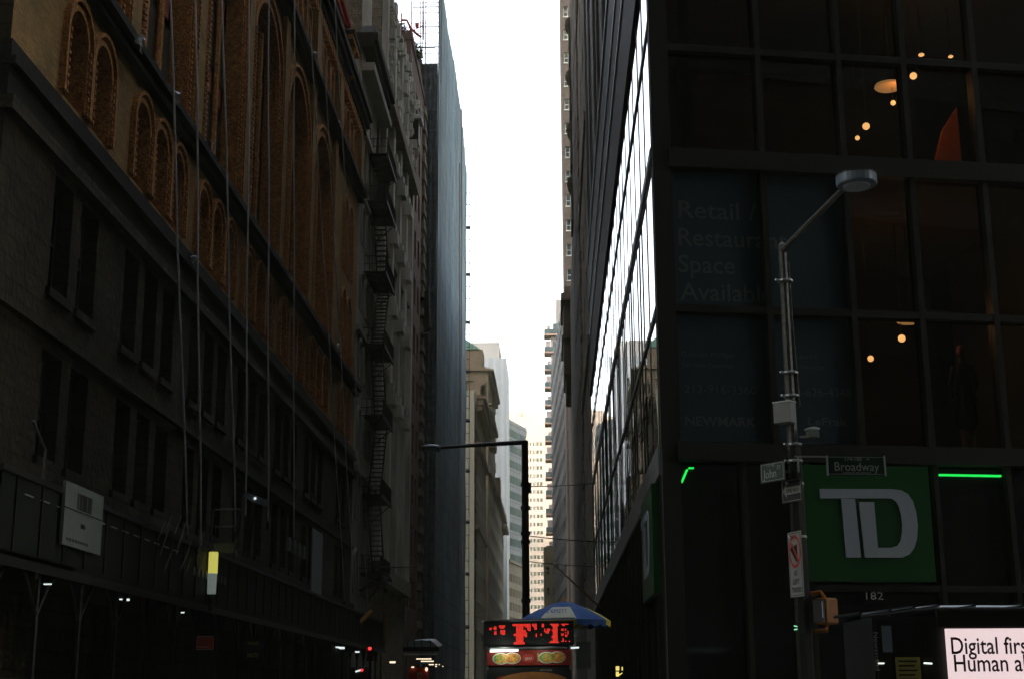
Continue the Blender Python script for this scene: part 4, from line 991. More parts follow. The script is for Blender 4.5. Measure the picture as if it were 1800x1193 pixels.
# street name signs
r, fr = placard('street_sign', 'small green street name sign reading John St, angled beside the post', 'street sign', (3.38, 21.85, 4.935), -52, .5, .30, M['signgreen'])
border(r, fr, .5, .30, .007, M['dimwhite'])
g = MB(); text(g, fr, 'John', -.19, .003, -.085, .19, width=.27); text(g, fr, 'ST', .10, .003, .03, .085, width=.075); g.box(fr, -.1, -.02, 0, .003, .098, .104); text(g, fr, 'EB', 0, .003, .085, .05); g.build('letters', M['dimwhite'], r)
g = MB(); g.tube([(3.5, 21.75, 4.94), (3.74, 22, 4.94)], .015, 6); g.build('bracket', M['iron'], r)
r, fr = placard('street_sign', 'wide green street name sign reading Broadway, beside the lamp post', 'street sign', (4.68, 21.9, 5.03), 6, .93, .31, M['signgreen'])
border(r, fr, .93, .31, .007, M['dimwhite'])
g = MB(); text(g, fr, 'Broadway', -.34, .003, -.08, .19, width=.70); text(g, fr, '174-188', -.17, .003, .075, .09, width=.26); text(g, fr, 'CANYON OF HEROES', -.22, .003, -.123, .035, width=.44)
g.box(fr, .15, .2, 0, .003, .1, .106); g.prism(fr, [(.19, .088), (.215, .103), (.19, .118)], 0, .003); g.build('letters', M['dimwhite'], r)
g = MB(); g.box(fr, .44, .465, -.02, .01, -.155, .155); g.box(fr, -.465, -.44, -.02, .01, -.155, .155); g.box(fr, -.95, .46, -.04, -.02, .13, .15); g.tube([fr(-.9, -.03, .14), fr(-.9, -.03, -.1)], .014, 6); g.build('bracket', M['dimwhite'], r)
r, fr = placard('one_way_sign', 'black one way sign with a white arrow on the lamp post', 'traffic sign', (3.66, 21.86, 4.65), -58, .46, .36, M['signblack'])
border(r, fr, .46, .36, .006, M['dimwhite'])
g = MB(); g.prism(fr, [(-.2, 0), (-.11, .1), (-.12, .055), (.2, .055), (.2, -.055), (-.12, -.055), (-.11, -.1)], 0, .003); g.build('arrow', M['signwhite'], r)
g = MB(); text(g, fr, 'ONE WAY', -.11, .0045, -.03, .085, width=.28, bold=.002); g.build('letters', M['signblack'], r)
r, fr = placard('turn_sign', 'tall white no-turns sign with red ring and slash on the lamp post', 'traffic sign', (3.665, 21.87, 3.53), -70, .40, .98, M['signwhite'])
border(r, fr, .40, .98, .008, M['signblack'])
g = MB(); n = 36
for i in range(n):
    a, b = 2*math.pi*i/n, 2*math.pi*(i+1)/n
    g.prism(fr, [(.175*math.cos(a), .19+.25*math.sin(a)), (.175*math.cos(b), .19+.25*math.sin(b)), (.14*math.cos(b), .19+.205*math.sin(b)), (.14*math.cos(a), .19+.205*math.sin(a))], 0, .003)
g.prism(fr, [(-.125, .33), (-.10, .36), (.125, .05), (.10, .02)], .0031, .005); g.build('ring', M['redpaint'], r)
g = MB(); g.prism(fr, [(-.14, .23), (-.05, .31), (-.05, .26), (.03, .26), (.03, .03), (.075, .03), (.075, .30), (-.05, .30)][:7]+[(.0, .20), (-.05, .20), (-.05, .15)], .0, .0025)
text(g, fr, 'NO', -.05, .003, -.17, .1, width=.1, bold=.003); text(g, fr, 'LEFT', -.1, .003, -.30, .1, width=.2, bold=.003); text(g, fr, 'TRUCKS', -.14, .003, -.42, .1, width=.28, bold=.003); g.build('letters', M['signblack'], r)
# pedestrian signal
r = thing('pedestrian_signal', 'orange-yellow pedestrian signal housing hung on the lamp post', 'signal', (4.1, 21.9, 2.6))
fr = F((4.10, 21.9, 0), (math.cos(R_(35)), math.sin(R_(35)), 0), (math.sin(R_(35)), -math.cos(R_(35)), 0))
g = MB(); g.box(fr, -.14, .13, -.12, .12, 2.63, 3.02); g.build('housing', M['orangepaint'], r, bev=.03)
g = MB(); g.tube([(3.88, 21.95, 3.09), (4.02, 21.9, 3.11), (4.08, 21.9, 3.02)], .035, 8); g.tube([(3.9, 21.95, 2.53), (4.08, 21.9, 2.54), (4.10, 21.9, 2.63)], .035, 8); g.build('mounting_arm', M['orangepaint'], r)
g = MB(); g.box(fr, -.18, -.142, -.1, .1, 2.66, 3.0); g.build('visor', M['signblack'], r)
g = MB(); g.box(fr, -.183, -.181, .085, .1, 2.72, 2.96); g.build('edge_highlight', M['white'], r)  # thin white strip paints the highlight on the visor
g = MB(); 
for dz in (0, .055): g.prism(FC(21.8), [(3.58, 2.60-dz), (3.63, 2.59-dz+(.018 if dz else 0)), (3.63, 2.605-dz+(.018 if dz else 0)), (3.58, 2.615-dz)], 0, .01)
o = g.build('signal_glint', emis('green_glint', (.35, 1, .55), 1.0)); tag(o, 'two small bright green lit strips low on the lamp post', 'signal light')

# ------------------------------------------------------------------ middle lamp post over the street
lx, ly = -.82, 42
lp = thing('street_lamp', 'dark street lamp in mid-street, its long level arm ending in a flat head', 'street lamp', (lx, ly, 0))
g = MB(); g.lathe((lx, ly, 0), [(.2, 0), (.2, .5), (.13, .8), (.115, 3), (.1, 8.97), (.02, 9.0)], 8); g.build('pole', M['poledark'], lp)
g = MB(); g.tube([(lx+.05, ly, 8.93), (-2.2, ly, 8.86), (-3.45, ly, 8.78)], [.075, .06, .045], 8); g.build('arm', M['poledark'], lp)
g = MB(); g.lathe((-3.63, ly, 8.68), [(.03, .19), (.2, .18), (.28, .14), (.295, .1), (.29, .03), (.25, 0), (.02, -.01)], 26); hh = g.build('lamp_head', M['lampgrey'], lp)
g = MB(); g.lathe((-3.63, ly, 8.74), [(.299, 0), (.299, .02)], 24); g.build('rim', M['darkmetal'], hh)
g = MB()
for z in (7.6, 6.9, 6.15, 5.9, 4.2): g.lathe((lx, ly, z), [(.13, 0), (.14, .02), (.14, .1), (.13, .12)], 8)
g.lathe((lx+.12, ly, 7.4), [(.06, 0), (.06, .3)], 6); g.build('clamp_band', M['iron'], lp)
for i, (z1, b, lab) in enumerate(((7.6, (2.1, 60, 10.3), 'upper thin dark wire from the mid-street post to the glass building'), (6.15, (2.1, 46, 6.35), 'middle dark wire from the mid-street post to the glass building'), (5.4, (2.1, 58, 6.6), 'lowest thin dark wire from the mid-street post to the glass building'))):
    g = MB(); a = Vector((lx, ly, z1)); b = Vector(b); g.tube([a.lerp(b, t/6)-Z1*.05*math.sin(math.pi*t/6) for t in range(7)], .015, 5); tag(g.build('street_wire', M['iron']), lab, 'wire')
r = thing('flagpole', 'thin yellowish pole slanting out from the wall above the umbrella', 'flagpole', (2.05, 64, 5.4))
g = MB(); g.tube([(2.05, 64, 5.3), (.04, 62, 7.0)], [.05, .03], 6); g.build('pole', M['timber'], r)
g = MB(); g.ball((.02, 61.98, 7.03), .07, 8); g.build('finial', M['white'], r)

# ------------------------------------------------------------------ food cart
fc = thing('food_cart', 'food cart with red dot-matrix board and lit menu panel', 'food cart', (-.33, 18.8, 0))
CF = F((-.90, 18.0, 0), (1.15, .02, 0), (.02, -1.15, 0))    # u along the front
g = MB(); g.box(CF, .05, 1.12, -2.3, -.02, .45, 1.35); g.build('body', M['cartsteel'], fc, bev=.02)
g = MB(); g.box(CF, 0, 1.17, -2.35, .05, 1.35, 1.40); g.build('counter', M['cartsteel'], fc, bev=.01)
g = MB(); g.box(CF, .02, 1.14, -.22, 0, 2.22, 2.52); g.build('led_case', M['signblack'], fc, bev=.008)
g = MB(); g.prism(CF, [(-.01, 2.522), (1.16, 2.548), (1.16, 2.56), (-.01, 2.534)], -.26, .02); g.build('led_case_trim', M['cartsteel'], fc)
for u in (.06, 1.1):
    for d in (-.05, -2.2): g = MB(); g.box(CF, u-.02, u+.02, d-.02, d+.02, 1.4, 2.22); g.build('post', M['cartsteel'], fc)
g = MB(); g.box(CF, -.02, 1.18, -2.4, -.24, 2.28, 2.33); g.build('roof', M['cartsteel'], fc)
# dot-matrix characters (scrolling board caught mid-change)
def dots():
    on = set()
    def R(c0, c1, r0, r1):
        for c in range(c0, c1+1):
            for r in range(r0, r1+1): on.add((r, c))
    R(19, 33, 0, 1); R(20, 33, 1, 1); R(29, 33, 2, 2); R(31, 33, 3, 4); R(32, 33, 5, 5)
    R(22, 27, 2, 14); R(20, 22, 8, 9); R(28, 29, 5, 8); R(28, 30, 7, 9); R(29, 30, 10, 10); R(20, 28, 15, 16)
    R(35, 38, 0, 1); R(36, 38, 2, 2); R(37, 38, 3, 4); R(43, 44, 0, 2); R(45, 45, 4, 6); R(47, 49, 4, 5); R(46, 48, 6, 7); R(38, 38, 8, 10); R(42, 42, 8, 9)
    R(50, 56, 0, 0); R(51, 56, 1, 1); R(52, 55, 2, 14); R(51, 52, 5, 5); R(51, 52, 10, 11); R(50, 56, 15, 15); R(49, 49, 15, 15); R(50, 51, 14, 14)
    R(59, 63, 0, 0); R(60, 61, 1, 1); R(59, 60, 4, 5); R(62, 62, 4, 5); R(59, 60, 8, 9); R(62, 62, 7, 7); R(62, 63, 9, 10); R(60, 60, 12, 13); R(59, 60, 14, 14); R(62, 62, 14, 14); R(64, 64, 6, 8); R(64, 64, 0, 0); R(65, 65, 14, 14)
    R(0, 1, 3, 4); R(4, 5, 2, 4); R(4, 5, 6, 8); R(3, 3, 3, 3); R(8, 12, 1, 2); R(9, 11, 3, 3); R(9, 12, 5, 7); R(10, 12, 8, 8)
    return on
DOTS = dots()
g = MB(); pu = 1.0/66; pz = .0148
for r_ in range(17):
    for c_ in range(66):
        if (r_, c_) in DOTS:
            u = .09+c_*pu; z = 2.485-r_*pz; g.box(CF, u+.0015, u+pu-.002, 0, .004, z-pz+.0035, z)
g.build('led_dots', E_['led'], fc)
for u_ in (.28, .75):
    pl = bpy.data.lights.new('cart_tube_light', 'POINT'); pl.energy = .16 if u_ < .5 else .08; pl.color = (.9, 1, .85); pl.shadow_soft_size = .05
    o = bpy.data.objects.new('cart_tube_light', pl); COL.objects.link(o); o.location = CF(u_, .2, 2.13)
g = MB(); g.box(CF, .05, 1.11, -.06, -.035, 1.4, 2.22); g.build('back_panel', M['signblack'], fc)
g = MB(); g.tube([CF(.10, .06, 2.155), CF(.45, .06, 2.165)], .014, 8); g.build('tube_light', E_['tube'], fc)
g = MB(); g.tube([CF(.08, .04, 2.185), CF(.45, .06, 2.185), CF(.85, .05, 2.20), CF(1.05, .03, 2.19)], .012, 6); g.box(CF, .1, 1.02, 0, .06, 2.19, 2.205); g.build('lamp_rail', M['cartsteel'], fc)
g = MB(); g.box(CF, .06, 1.10, -.02, .0, 1.985, 2.17); mp = g.build('menu_panel', M['foodred'], fc)
def disc(mb, Fr, u, d, z, ru, rz, n=20): mb.prism(Fr, [(u+ru*math.cos(2*math.pi*i/n), z+rz*math.sin(2*math.pi*i/n)) for i in range(n)], 0, d)
for u, z, m, gr in ((.235, 2.065, 'food1', 1), (.375, 2.07, 'food2', 0), (.80, 2.075, 'food1', 1), (.93, 2.08, 'food2', 1)):
    g = MB(); disc(g, CF, u, .008+u*.002, z, .105, .07); pl = g.build('plate', M['white'], fc)
    g = MB(); disc(g, CF, u, .013+u*.002, z, .093, .061); g.build('meal', M[m], pl)
    if gr: g = MB(); g.prism(CF, [(u-.088+.012*math.sin(i*2.4)+.012*(i % 2), z+.035-.011*i) for i in range(6)]+[(u-.055+.014*math.sin(i*1.9), z-.025+.013*i) for i in range(6)], 0, .016+u*.002); g.build('salad', M['salad'], pl)
g = MB(); n = 22; g.prism(CF, [(.57+(.085 if i % 2 else .068)*math.cos(2*math.pi*i/n), 2.07+(.062 if i % 2 else .05)*math.sin(2*math.pi*i/n)) for i in range(n)], 0, .01); bd = g.build('starburst', M['redpaint'], fc)
g = MB(); text(g, CF, 'J&N', .53, .0115, 2.05, .045, width=.08); g.build('letters', M['white'], bd)
g = MB(); g.prism(CF, [(.685, 2.03), (.70, 2.03), (.705, 2.12), (.693, 2.14), (.682, 2.12)], 0, .012); g.build('bottle_picture', M['food2'], fc)
g = MB(); g.box(CF, .06, 1.10, -.03, .0, 1.62, 1.93); lp2 = g.build('hotdog_panel', M['signblack'], fc)
g = MB(); g.prism(CF, [(.60+.48*math.cos(math.pi*i/14)*-1, 1.72+.16*math.sin(math.pi*i/14)+(.05*i/14)) for i in range(15)], 0, .012); g.build('hotdog_picture', M['hotdog'], lp2)
g = MB(); g.prism(CF, [(.28+.14*math.cos(2*math.pi*i/14), 1.78+.08*math.sin(2*math.pi*i/14)) for i in range(14)], 0, .008); g.build('food_picture', M['foodred'], lp2)
g = MB(); text(g, CF, 'HOT DOG', .72, .002, 1.915, .028, width=.14); g.build('letters', M['dimwhite'], lp2)
for u in (.15, 1.0):
    for d in (-.4, -1.9):
        g = MB(); c = CF(u, d, .26); U_ = CF.U; n = 18
        P0 = [c+U_*-.05+Vector((0, math.cos(2*math.pi*i/n), 0))*.26+Z1*.26*math.sin(2*math.pi*i/n) for i in range(n)]; P1 = [v+U_*.1 for v in P0]
        g.add(P0+P1, [tuple(range(n)), tuple(range(2*n-1, n-1, -1))]+[(i, (i+1) % n, n+(i+1) % n, n+i) for i in range(n)]); g.build('wheel', M['signblack'], fc)
g = MB(); g.box(CF, 1.18, 1.36, -.4, -.38, 1.95, 2.28); g.build('side_sheet', M['boardwhite'], fc)
g = MB(); g.tube([CF(1.1, 0, 2.19), CF(1.2, 0, 2.195)], .012, 6); g.build('side_lamp', E_['small'], fc)
# cart umbrella
ub = thing('cart_umbrella', 'blue and yellow vendor umbrella behind the dot-matrix board', 'umbrella', (.22, 20, 0))
uc = Vector((.14, 20.2, 0)); ur = .77; zt, ze = 2.85, 2.56
prof = [(.08, zt), (.28, zt-.015), (.55, zt-.07), (.8, zt-.15), (1.0, ze+.06)]
cols = ['umbblue', 'umbpale', 'umbblue', 'umbyel']*2
ph0 = math.pi*1.5-.15
for k in range(8):
    a0 = ph0+(k-.5)*math.pi/4; a1 = a0+math.pi/4
    g = MB(); N = 6; pts = []
    for (r0, z) in prof:
        for i in range(N+1):
            a = a0+(a1-a0)*i/N; sag = 1-.035*math.sin(math.pi*i/N)*(r0); pts.append((uc.x+r0*.86*ur*sag*math.cos(a), uc.y+r0*.86*ur*sag*math.sin(a), z))
    fs = []
    for j in range(len(prof)-1):
        for i in range(N): fs.append((j*(N+1)+i, j*(N+1)+i+1, (j+1)*(N+1)+i+1, (j+1)*(N+1)+i))
    g.add(pts, fs)
    cp_m = M[{0: 'umbpale', 1: 'umbblue', 2: 'umbyel', 3: 'umbblue', 4: 'umbpale', 5: 'umbblue', 6: 'umbyel', 7: 'umbblue'}[k]]
    cpan = g.build('canopy_panel', cp_m, ub); g = MB()
    for i in range(N):       # valance
        b0, b1 = pts[-(N+1)+i], pts[-(N+1)+i+1]; g.quad(b0, b1, (b1[0], b1[1], b1[2]-.07-.02*(i % 2)), (b0[0], b0[1], b0[2]-.07-.02*(i % 2)))
    g.build('valance', M['umbyel'] if k % 2 == 0 else cp_m, cpan)
g = MB(); g.lathe((uc.x, uc.y, 2.80), [(.3, 0), (.16, .06), (.03, .09)], 16); g.build('top_cap', M['umbblue'], ub)
g = MB(); g.lathe((uc.x, uc.y, 2.87), [(.03, 0), (.04, .03), (.02, .06), (.01, .09)], 8); g.build('finial', M['timber'], ub)
g = MB(); g.tube([(uc.x, uc.y, .1), (uc.x, uc.y, 2.85)], .02, 8)
for k in range(8): a = ph0+(k-.5)*math.pi/4; g.tube([(uc.x, uc.y, 2.4), (uc.x+.5*math.cos(a), uc.y+.5*math.sin(a), 2.7)], .006, 4)
g.build('pole', M['white'], ub)
# text on the front panel
g = MB(); vs, fs = text_polys('SABRETT', .2, 0, 1, .002); x0 = min(v[0] for v in vs); x1 = max(v[0] for v in vs)
P = []
for x, y in vs:
    t = ((x-x0)/(x1-x0)-.5)*.40; a = ph0+t*1.0; r0 = .84-y*1.1; zz = zt-.07-(r0-.55)*.08/.25 if r0 < .8 else zt-.15-(r0-.8)*.55
    P.append((uc.x+(r0*.86+.015)*math.cos(a), uc.y+(r0*.86+.015)*math.sin(a), zz+.02))
g.add(P, fs); g.build('letters', M['umbblue'], ub)
g = MB(); g.wbox(1.04, 1.10, 25, 25.02, 2.02, 2.09); g.wbox(1.04, 1.09, 25, 25.02, 1.92, 2.0); g.wbox(1.14, 1.16, 25, 25.02, 2.02, 2.08); g.prism(FC(25), [(1.09, 1.93), (1.15, 1.97), (1.15, 1.985), (1.09, 1.96)], 0, .02)
tag(g.build('lit_lamp', E_['ywin']), 'small yellow lit window panes low between the umbrella and the glass building', 'lit window')

# ------------------------------------------------------------------ newsstand (lower right)
ns = thing('newsstand', 'dark newsstand kiosk with glass canopy and bright advert screen', 'newsstand', (5.2, 18.6, 0))
NF = F((0, 18, 0), (1, .03, 0), (.03, -1, 0))
g = MB(); g.box(NF, 3.95, 7.2, -1.6, -.02, .15, 2.55); g.build('body', M['signblack'], ns)
g = MB(); g.box(NF, 4.75, 7.2, -.02, .03, 2.42, 2.62); g.build('fascia', M['brownpanel'], ns)
g = MB(); g.box(NF, 4.84, 6.2, .0, .05, .9, 2.40); g.build('screen', E_['screen'], ns)
g = MB(); text(g, NF, 'Digital first.', 4.89, .053, 2.095, .29, width=1.06, bold=.003); g.cut(); text(g, NF, 'Human always.', 4.91, .053, 1.885, .29, width=1.4, bold=.003); g.build_each('screen_lettering', mat('advert_letters', (.03, .0, .005), .6, amt=0), ns)
g = MB(); g.box(NF, 3.98, 4.14, 0, .03, 1.7, 2.5); g.build('post', M['brownpanel'], ns)
g = MB(); text(g, NF, 'Newsstand', 3.945, .034, 2.36, .085, width=.46, rot=-math.pi/2); g.build('letters', M['dimwhite'], ns)
g = MB(); g.box(NF, 4.05, 4.17, 0, .035, 2.12, 2.44); g.build('side_panel', M['lampgrey'], ns)
g = MB(); g.box(NF, 4.20, 4.50, .0, .03, 1.7, 2.06); yp = g.build('poster', M['yellowtext'], ns)
g = MB(); 
for k in range(5): g.box(NF, 4.23, 4.46-.03*(k % 2), .03, .033, 2.0-k*.055, 2.02-k*.055)
g.build('poster_text', M['signblack'], yp)
g = MB(); g.box(NF, 4.52, 4.65, 0, .03, 1.7, 2.5); g.build('post', M['brownpanel'], ns)
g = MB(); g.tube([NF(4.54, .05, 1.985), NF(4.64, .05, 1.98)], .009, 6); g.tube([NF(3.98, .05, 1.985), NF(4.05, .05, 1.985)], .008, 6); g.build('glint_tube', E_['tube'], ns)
# canopy: glass panes on dark ribs, curving down at the left end
cv = [(3.78, 2.585), (4.15, 2.62), (4.45, 2.66), (4.75, 2.68), (5.2, 2.68), (5.8, 2.675), (6.6, 2.67), (7.4, 2.66)]
for i in range(len(cv)-1):
    (a, za), (b, zb) = cv[i], cv[i+1]; e = .03
    g = MB(); g.add([NF(a+e, .1, za), NF(b-e, .1, zb), NF(b-e, -1.3, zb+.03), NF(a+e, -1.3, za+.03)], [(0, 1, 2, 3)]); g.build('canopy_pane', G['frost'], ns)
g = MB()
for a, za in cv: g.tube([NF(a, .12, za), NF(a, -1.3, za+.03)], .022, 6)
g.tube([NF(a, .12, z-.04) for a, z in cv], .02, 6); g.build('canopy_rib', M['signblack'], ns)

# ------------------------------------------------------------------ sidewalk shed on the left
sh = thing('sidewalk_shed', 'dark green plywood sidewalk shed along the foot of the brown building', 'scaffold shed', (-9.5, 45, 0))
Sf = FL(-8.9)
g = MB(); g.box(Sf, 22.5, 76, -2.1, 0, 3.75, 3.95); g.box(Sf, 22.5, 76, -.08, 0, 3.95, 5.25); g.wbox(-30, -8.9, 22.5, 22.6, 3.95, 5.25); g.wbox(-30, -8.9, 22.5, 26.4, 3.75, 3.95); g.build('deck', M['shedgreen'], sh)
for k in range(24): g = MB(); y = 22.7+k*2.3; g.tube([(-9.05, y, .15), (-9.05, y, 3.75)], .045, 6); g.build('post', M['poledark'], sh)
g = MB()
for k in range(23): y = 22.7+k*2.3; g.tube([(-9.05, y, 3.0), (-9.05, y+.7, 3.72)], .03, 5); g.tube([(-9.05, y, 3.0), (-9.05, y-.7, 3.72)], .03, 5)
g.tube([(-9.05, 22.7, 1.9), (-9.05, 75.5, 1.9)], .03, 5); g.build('brace', M['poledark'], sh)
g = MB()
for k in range(43): g.box(Sf, 23.2+k*1.22, 23.26+k*1.22, 0, .03, 3.97, 5.22)
g.box(Sf, 22.5, 76, 0, .05, 5.2, 5.3); g.box(Sf, 22.5, 76, 0, .05, 3.7, 3.86); g.build('batten', M['poledark'], sh)
g = MB(); u = 23.6
while u < 34: g.box(Sf, u, u+.42, 0, .02, 4.93, 4.955); u += .8
g.build('reflective_dash', M['signwhite'], sh)
g = MB(); g.tube([(-8.95, 24.6, 3.6), (-8.95, 24.6, 5.85), (-8.95, 23.9, 6.25)], .025, 5); g.build('vent_pipe', M['galv'], sh)
rd = random.Random(8); g = MB()
for k in range(14):
    y = 31.5+rd.uniform(0, 4); z = 4.4+rd.uniform(0, 1.0); l = rd.uniform(.3, 1.0); g.tube([(-8.85, y, z), (-8.8, y+l*.55, z+l*.8)], .012, 4)
g.build('loose_rod', M['galv'], sh)
g = MB()
for k in range(9): y = 35.2+k*.42; g.box(Sf, y, y+.16, 0, .02, 4.52, 4.72)
for k in range(4): g.box(Sf, 47.4+k*.95, 47.75+k*.95, 0, .1, 6.3, 6.75)
g.build('white_tag', M['boardwhite'], sh)
# billboard on the shed
r = thing('notice_board', 'large dusty white notice board on the shed parapet', 'notice board', (-8.7, 26.4, 4.3))
g = MB(); g.box(Sf, 25.3, 27.5, .06, .12, 4.28, 5.42); g.build('panel', M['boardwhite'], r)
g = MB()
for k, (a, b) in enumerate(((25.98, 26.05), (26.1, 26.24), (26.28, 26.52), (26.56, 26.8))):
    g.box(Sf, a, b, .12, .125, 4.98, 5.28); 
for k in range(8): g.box(Sf, 25.5+k*.16, 25.6+k*.16, .12, .124, 4.37, 4.42)
g.box(Sf, 26.25, 26.5, .12, .123, 4.66, 4.74); g.build('notice_text', M['poledark'], r)
g = MB(); g.tube([Sf(25.3, .13, 4.95), Sf(27.5, .13, 4.95)], .012, 4); g.build('strap', M['signblack'], r)
# glowing steam-safety cylinder
r = thing('lit_cylinder', 'glowing yellow and white cylinder lamp hanging at the shed edge', 'lamp', (-8.72, 37.2, 4.0))
cx_, cy_ = -8.72, 36.5
g = MB(); g.lathe((cx_, cy_, 4.66), [(.12, 0), (.12, .52), (.115, .54)], 16); g.build('yellow_section', E_['yel'], r, smooth=False)
g = MB(); g.lathe((cx_-.01, cy_, 4.14), [(.11, 0), (.12, .515)], 16); g.build('white_section', E_['white'], r)
g = MB(); g.lathe((cx_, cy_, 5.2), [(.09, 0), (.05, .12), (.02, .2)], 12); g.lathe((cx_-.01, cy_, 3.7), [(.05, 0), (.09, .3), (.09, .43)], 12); g.tube([(cx_, cy_, 5.38), (cx_, cy_+.1, 5.9), (-8.9, cy_+.1, 5.9)], .015, 5); g.build('cap', M['galv'], r)
# upright frame and floodlight on the deck
r = thing('deck_frame', 'pale metal ladder frame standing on the shed deck', 'frame', (-8.9, 37, 5.2))
FF = FC(37)
g = MB()
for a, b in (((-8.95, 5.25), (-8.9, 6.35)), ((-8.33, 5.3), (-8.2, 6.35)), ((-8.25, 5.3), (-8.12, 6.3))): g.tube([FF(a[0], 0, a[1]), FF(b[0], 0, b[1])], .03, 5)
for z in (5.9, 6.35): g.tube([FF(-8.85, 0, z), FF(-8.2, 0, z)], .03, 5)
g.build('rail', M['galv'], r); g = MB(); g.box(FF, -8.95, -8.3, -.05, .03, 5.25, 5.48); g.build('kick_board', M['boardwhite'], r)
r = thing('floodlight', 'small grey floodlight tilted on a thin stand above the shed', 'floodlight', (-8.2, 38.5, 5.2))
g = MB(); g.tube([(-8.15, 38, 5.2), (-8.0, 38, 6.6)], .03, 5); g.build('stand', M['iron'], r)
g = MB(); g.prism(FC(38), [(-8.32, 6.82), (-8.28, 6.95), (-8.05, 6.86), (-7.66, 6.72), (-7.7, 6.56), (-8.0, 6.64)], -.1, .1); g.build('lamp', M['lampgrey'], r)
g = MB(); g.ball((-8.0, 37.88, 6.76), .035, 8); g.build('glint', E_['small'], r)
g = MB(); g.box(Sf, 52.3, 54.6, 0, .05, 5.3, 7.6); tag(g.build('blue_grey_panel', M['lampgrey']), 'upright blue-grey panel standing on the shed, farther along', 'panel')
r = thing('timber_brace', 'orange-yellow timber stub leaning at the far end of the shed', 'timber', (-8.6, 66, 4.8))
g = MB(); g.tube([(-9.1, 66, 4.6), (-8.4, 66.5, 5.35)], .13, 4); g.build('board', M['timber'], r); g = MB(); g.tube([(-8.0, 68, 3.9), (-8.0, 68, 5.3)], .06, 4); g.build('post', M['timber'], r)
# lamps under the shed and in the dark street
def dot(x, y, z, w_, h_, m, lab, cat, name='shed_lamp', grp=None, tilt=0):
    r = thing(name, lab, cat, (x, y, z), grp)
    g = MB(); g.tube([(x-w_/2, y, z-tilt), (x+w_/2, y, z+tilt)], h_/2, 8); g.build('tube', m, r)
    g = MB(); g.wbox(x-w_/2-.03, x+w_/2+.03, y-.03, y+.05, z+h_/2+.01, z+h_/2+.05); g.build('fitting', M['signblack'], r)
dot(-8.95, 25.2, 3.56, .14, .025, E_['small'], 'white lamp under the shed, nearest of them, below the notice board', 'lamp', grp='lamps under the shed')
dot(-8.9, 29.4, 3.56, .06, .03, E_['small'], 'long one of the close pair of lamps under the shed', 'lamp', grp='lamps under the shed')
dot(-8.75, 29.4, 3.55, .05, .05, E_['small'], 'round one of the close pair of lamps under the shed', 'lamp', grp='lamps under the shed')
dot(-8.85, 34.2, 3.55, .08, .03, E_['small'], 'single white lamp under the shed above the red placard', 'lamp', grp='lamps under the shed')
def at(px, py, Y):      # a street point from bearings measured off the camera station
    d = fw*2500+rt2*(px-900)+up2*(596.5-py); t = Y/d.y; return Vector((0, 0, CZ))+d*t
for i, (px, py, Y, w_, h_, m, lab) in enumerate(((592, 1137, 60, .3, .07, 'small', 'longer white lamp of the far pair under the shed end'), (601, 1138, 60, .22, .09, 'small', 'shorter white lamp of the far pair under the shed end'), (628, 1145, 60, .18, .06, 'small', 'faint oblong lamp just before the red signal'))):
    c = at(px, py, Y); dot(c.x, c.y, c.z, w_, h_, E_[m], lab, 'lamp', grp='lamps under the shed')
c = at(650, 1139, 60); r = thing('red_signal', 'round red signal light glowing in the dark street', 'signal', tuple(c))
g = MB(); g.lathe((c.x, c.y, c.z-.07), [(.02, 0), (.075, .03), (.075, .11), (.02, .14)], 12); g.build('lens', E_['red'], r); g = MB(); g.wbox(c.x-.13, c.x+.13, c.y+.08, c.y+.3, c.z-.5, c.z+.15); g.tube([(c.x, c.y+.2, 0), (c.x, c.y+.2, c.z-.5)], .05, 6); g.build('housing', M['signblack'], r)
c = at(630, 1178, 50); r = thing('tail_lamp', 'red tail lamp with a white streak, low in the dark street', 'vehicle lamp', tuple(c))
g = MB(); g.ball((c.x+.12, c.y, c.z+.02), .05, 8); g.build('red_lens', E_['red'], r); g = MB(); g.tube([(c.x-.1, c.y, c.z-.03), (c.x+.07, c.y, c.z+.02)], .03, 6); g.build('white_lens', E_['small'], r); g = MB(); g.wbox(c.x-.3, c.x+.3, c.y+.06, c.y+.4, c.z-.3, c.z+.12); g.build('housing', M['signblack'], r)
# placards
c = at(360.5, 1129, 32); r = thing('red_placard', 'small red square placard with a pale border under the shed', 'placard', tuple(c)); PF = FC(c.y)
g = MB(); g.box(PF, c.x-.19, c.x+.19, -.02, 0, c.z-.15, c.z+.15); g.build('panel', M['redpaint'], r)
g = MB(); text(g, PF, 'ACCURATE', c.x-.16, .003, c.z+.07, .06, width=.28); text(g, PF, 'BUILD', c.x-.16, .003, c.z-.01, .06, width=.16); g.build('letters', M['timber'], r)
g = MB(); g.box(PF, c.x-.16, c.x+.1, 0, .003, c.z-.1, c.z-.08)
for a in ((c.x-.19, c.x+.19, c.z+.14, c.z+.15), (c.x-.19, c.x+.19, c.z-.15, c.z-.14), (c.x-.19, c.x-.18, c.z-.14, c.z+.14), (c.x+.18, c.x+.19, c.z-.14, c.z+.14)): g.box(PF, a[0], a[1], 0, .003, a[2], a[3])
g.build('border', M['dimwhite'], r)
c = at(445, 1140, 40); r = thing('shop_lettering', 'faint yellow shop letters in two rows in the dark under the shed', 'lettering', tuple(c)); PF = FC(c.y)
g = MB(); text(g, PF, 'MUSIC', c.x-.15, .01, c.z+.12, .12, width=.32); text(g, PF, 'NUTS', c.x-.15, .01, c.z-.22, .16, width=.3, bold=.004); g.build('letters', M['yellowtext'], r)
g = MB(); g.box(PF, c.x-.3, c.x+.3, -.04, 0, c.z-.4, c.z+.3); g.build('panel', M['signblack'], r)
c = at(583, 1120, 60); r = thing('small_plate', 'small grey-white plate hanging at the dark end of the shed', 'plate', tuple(c))
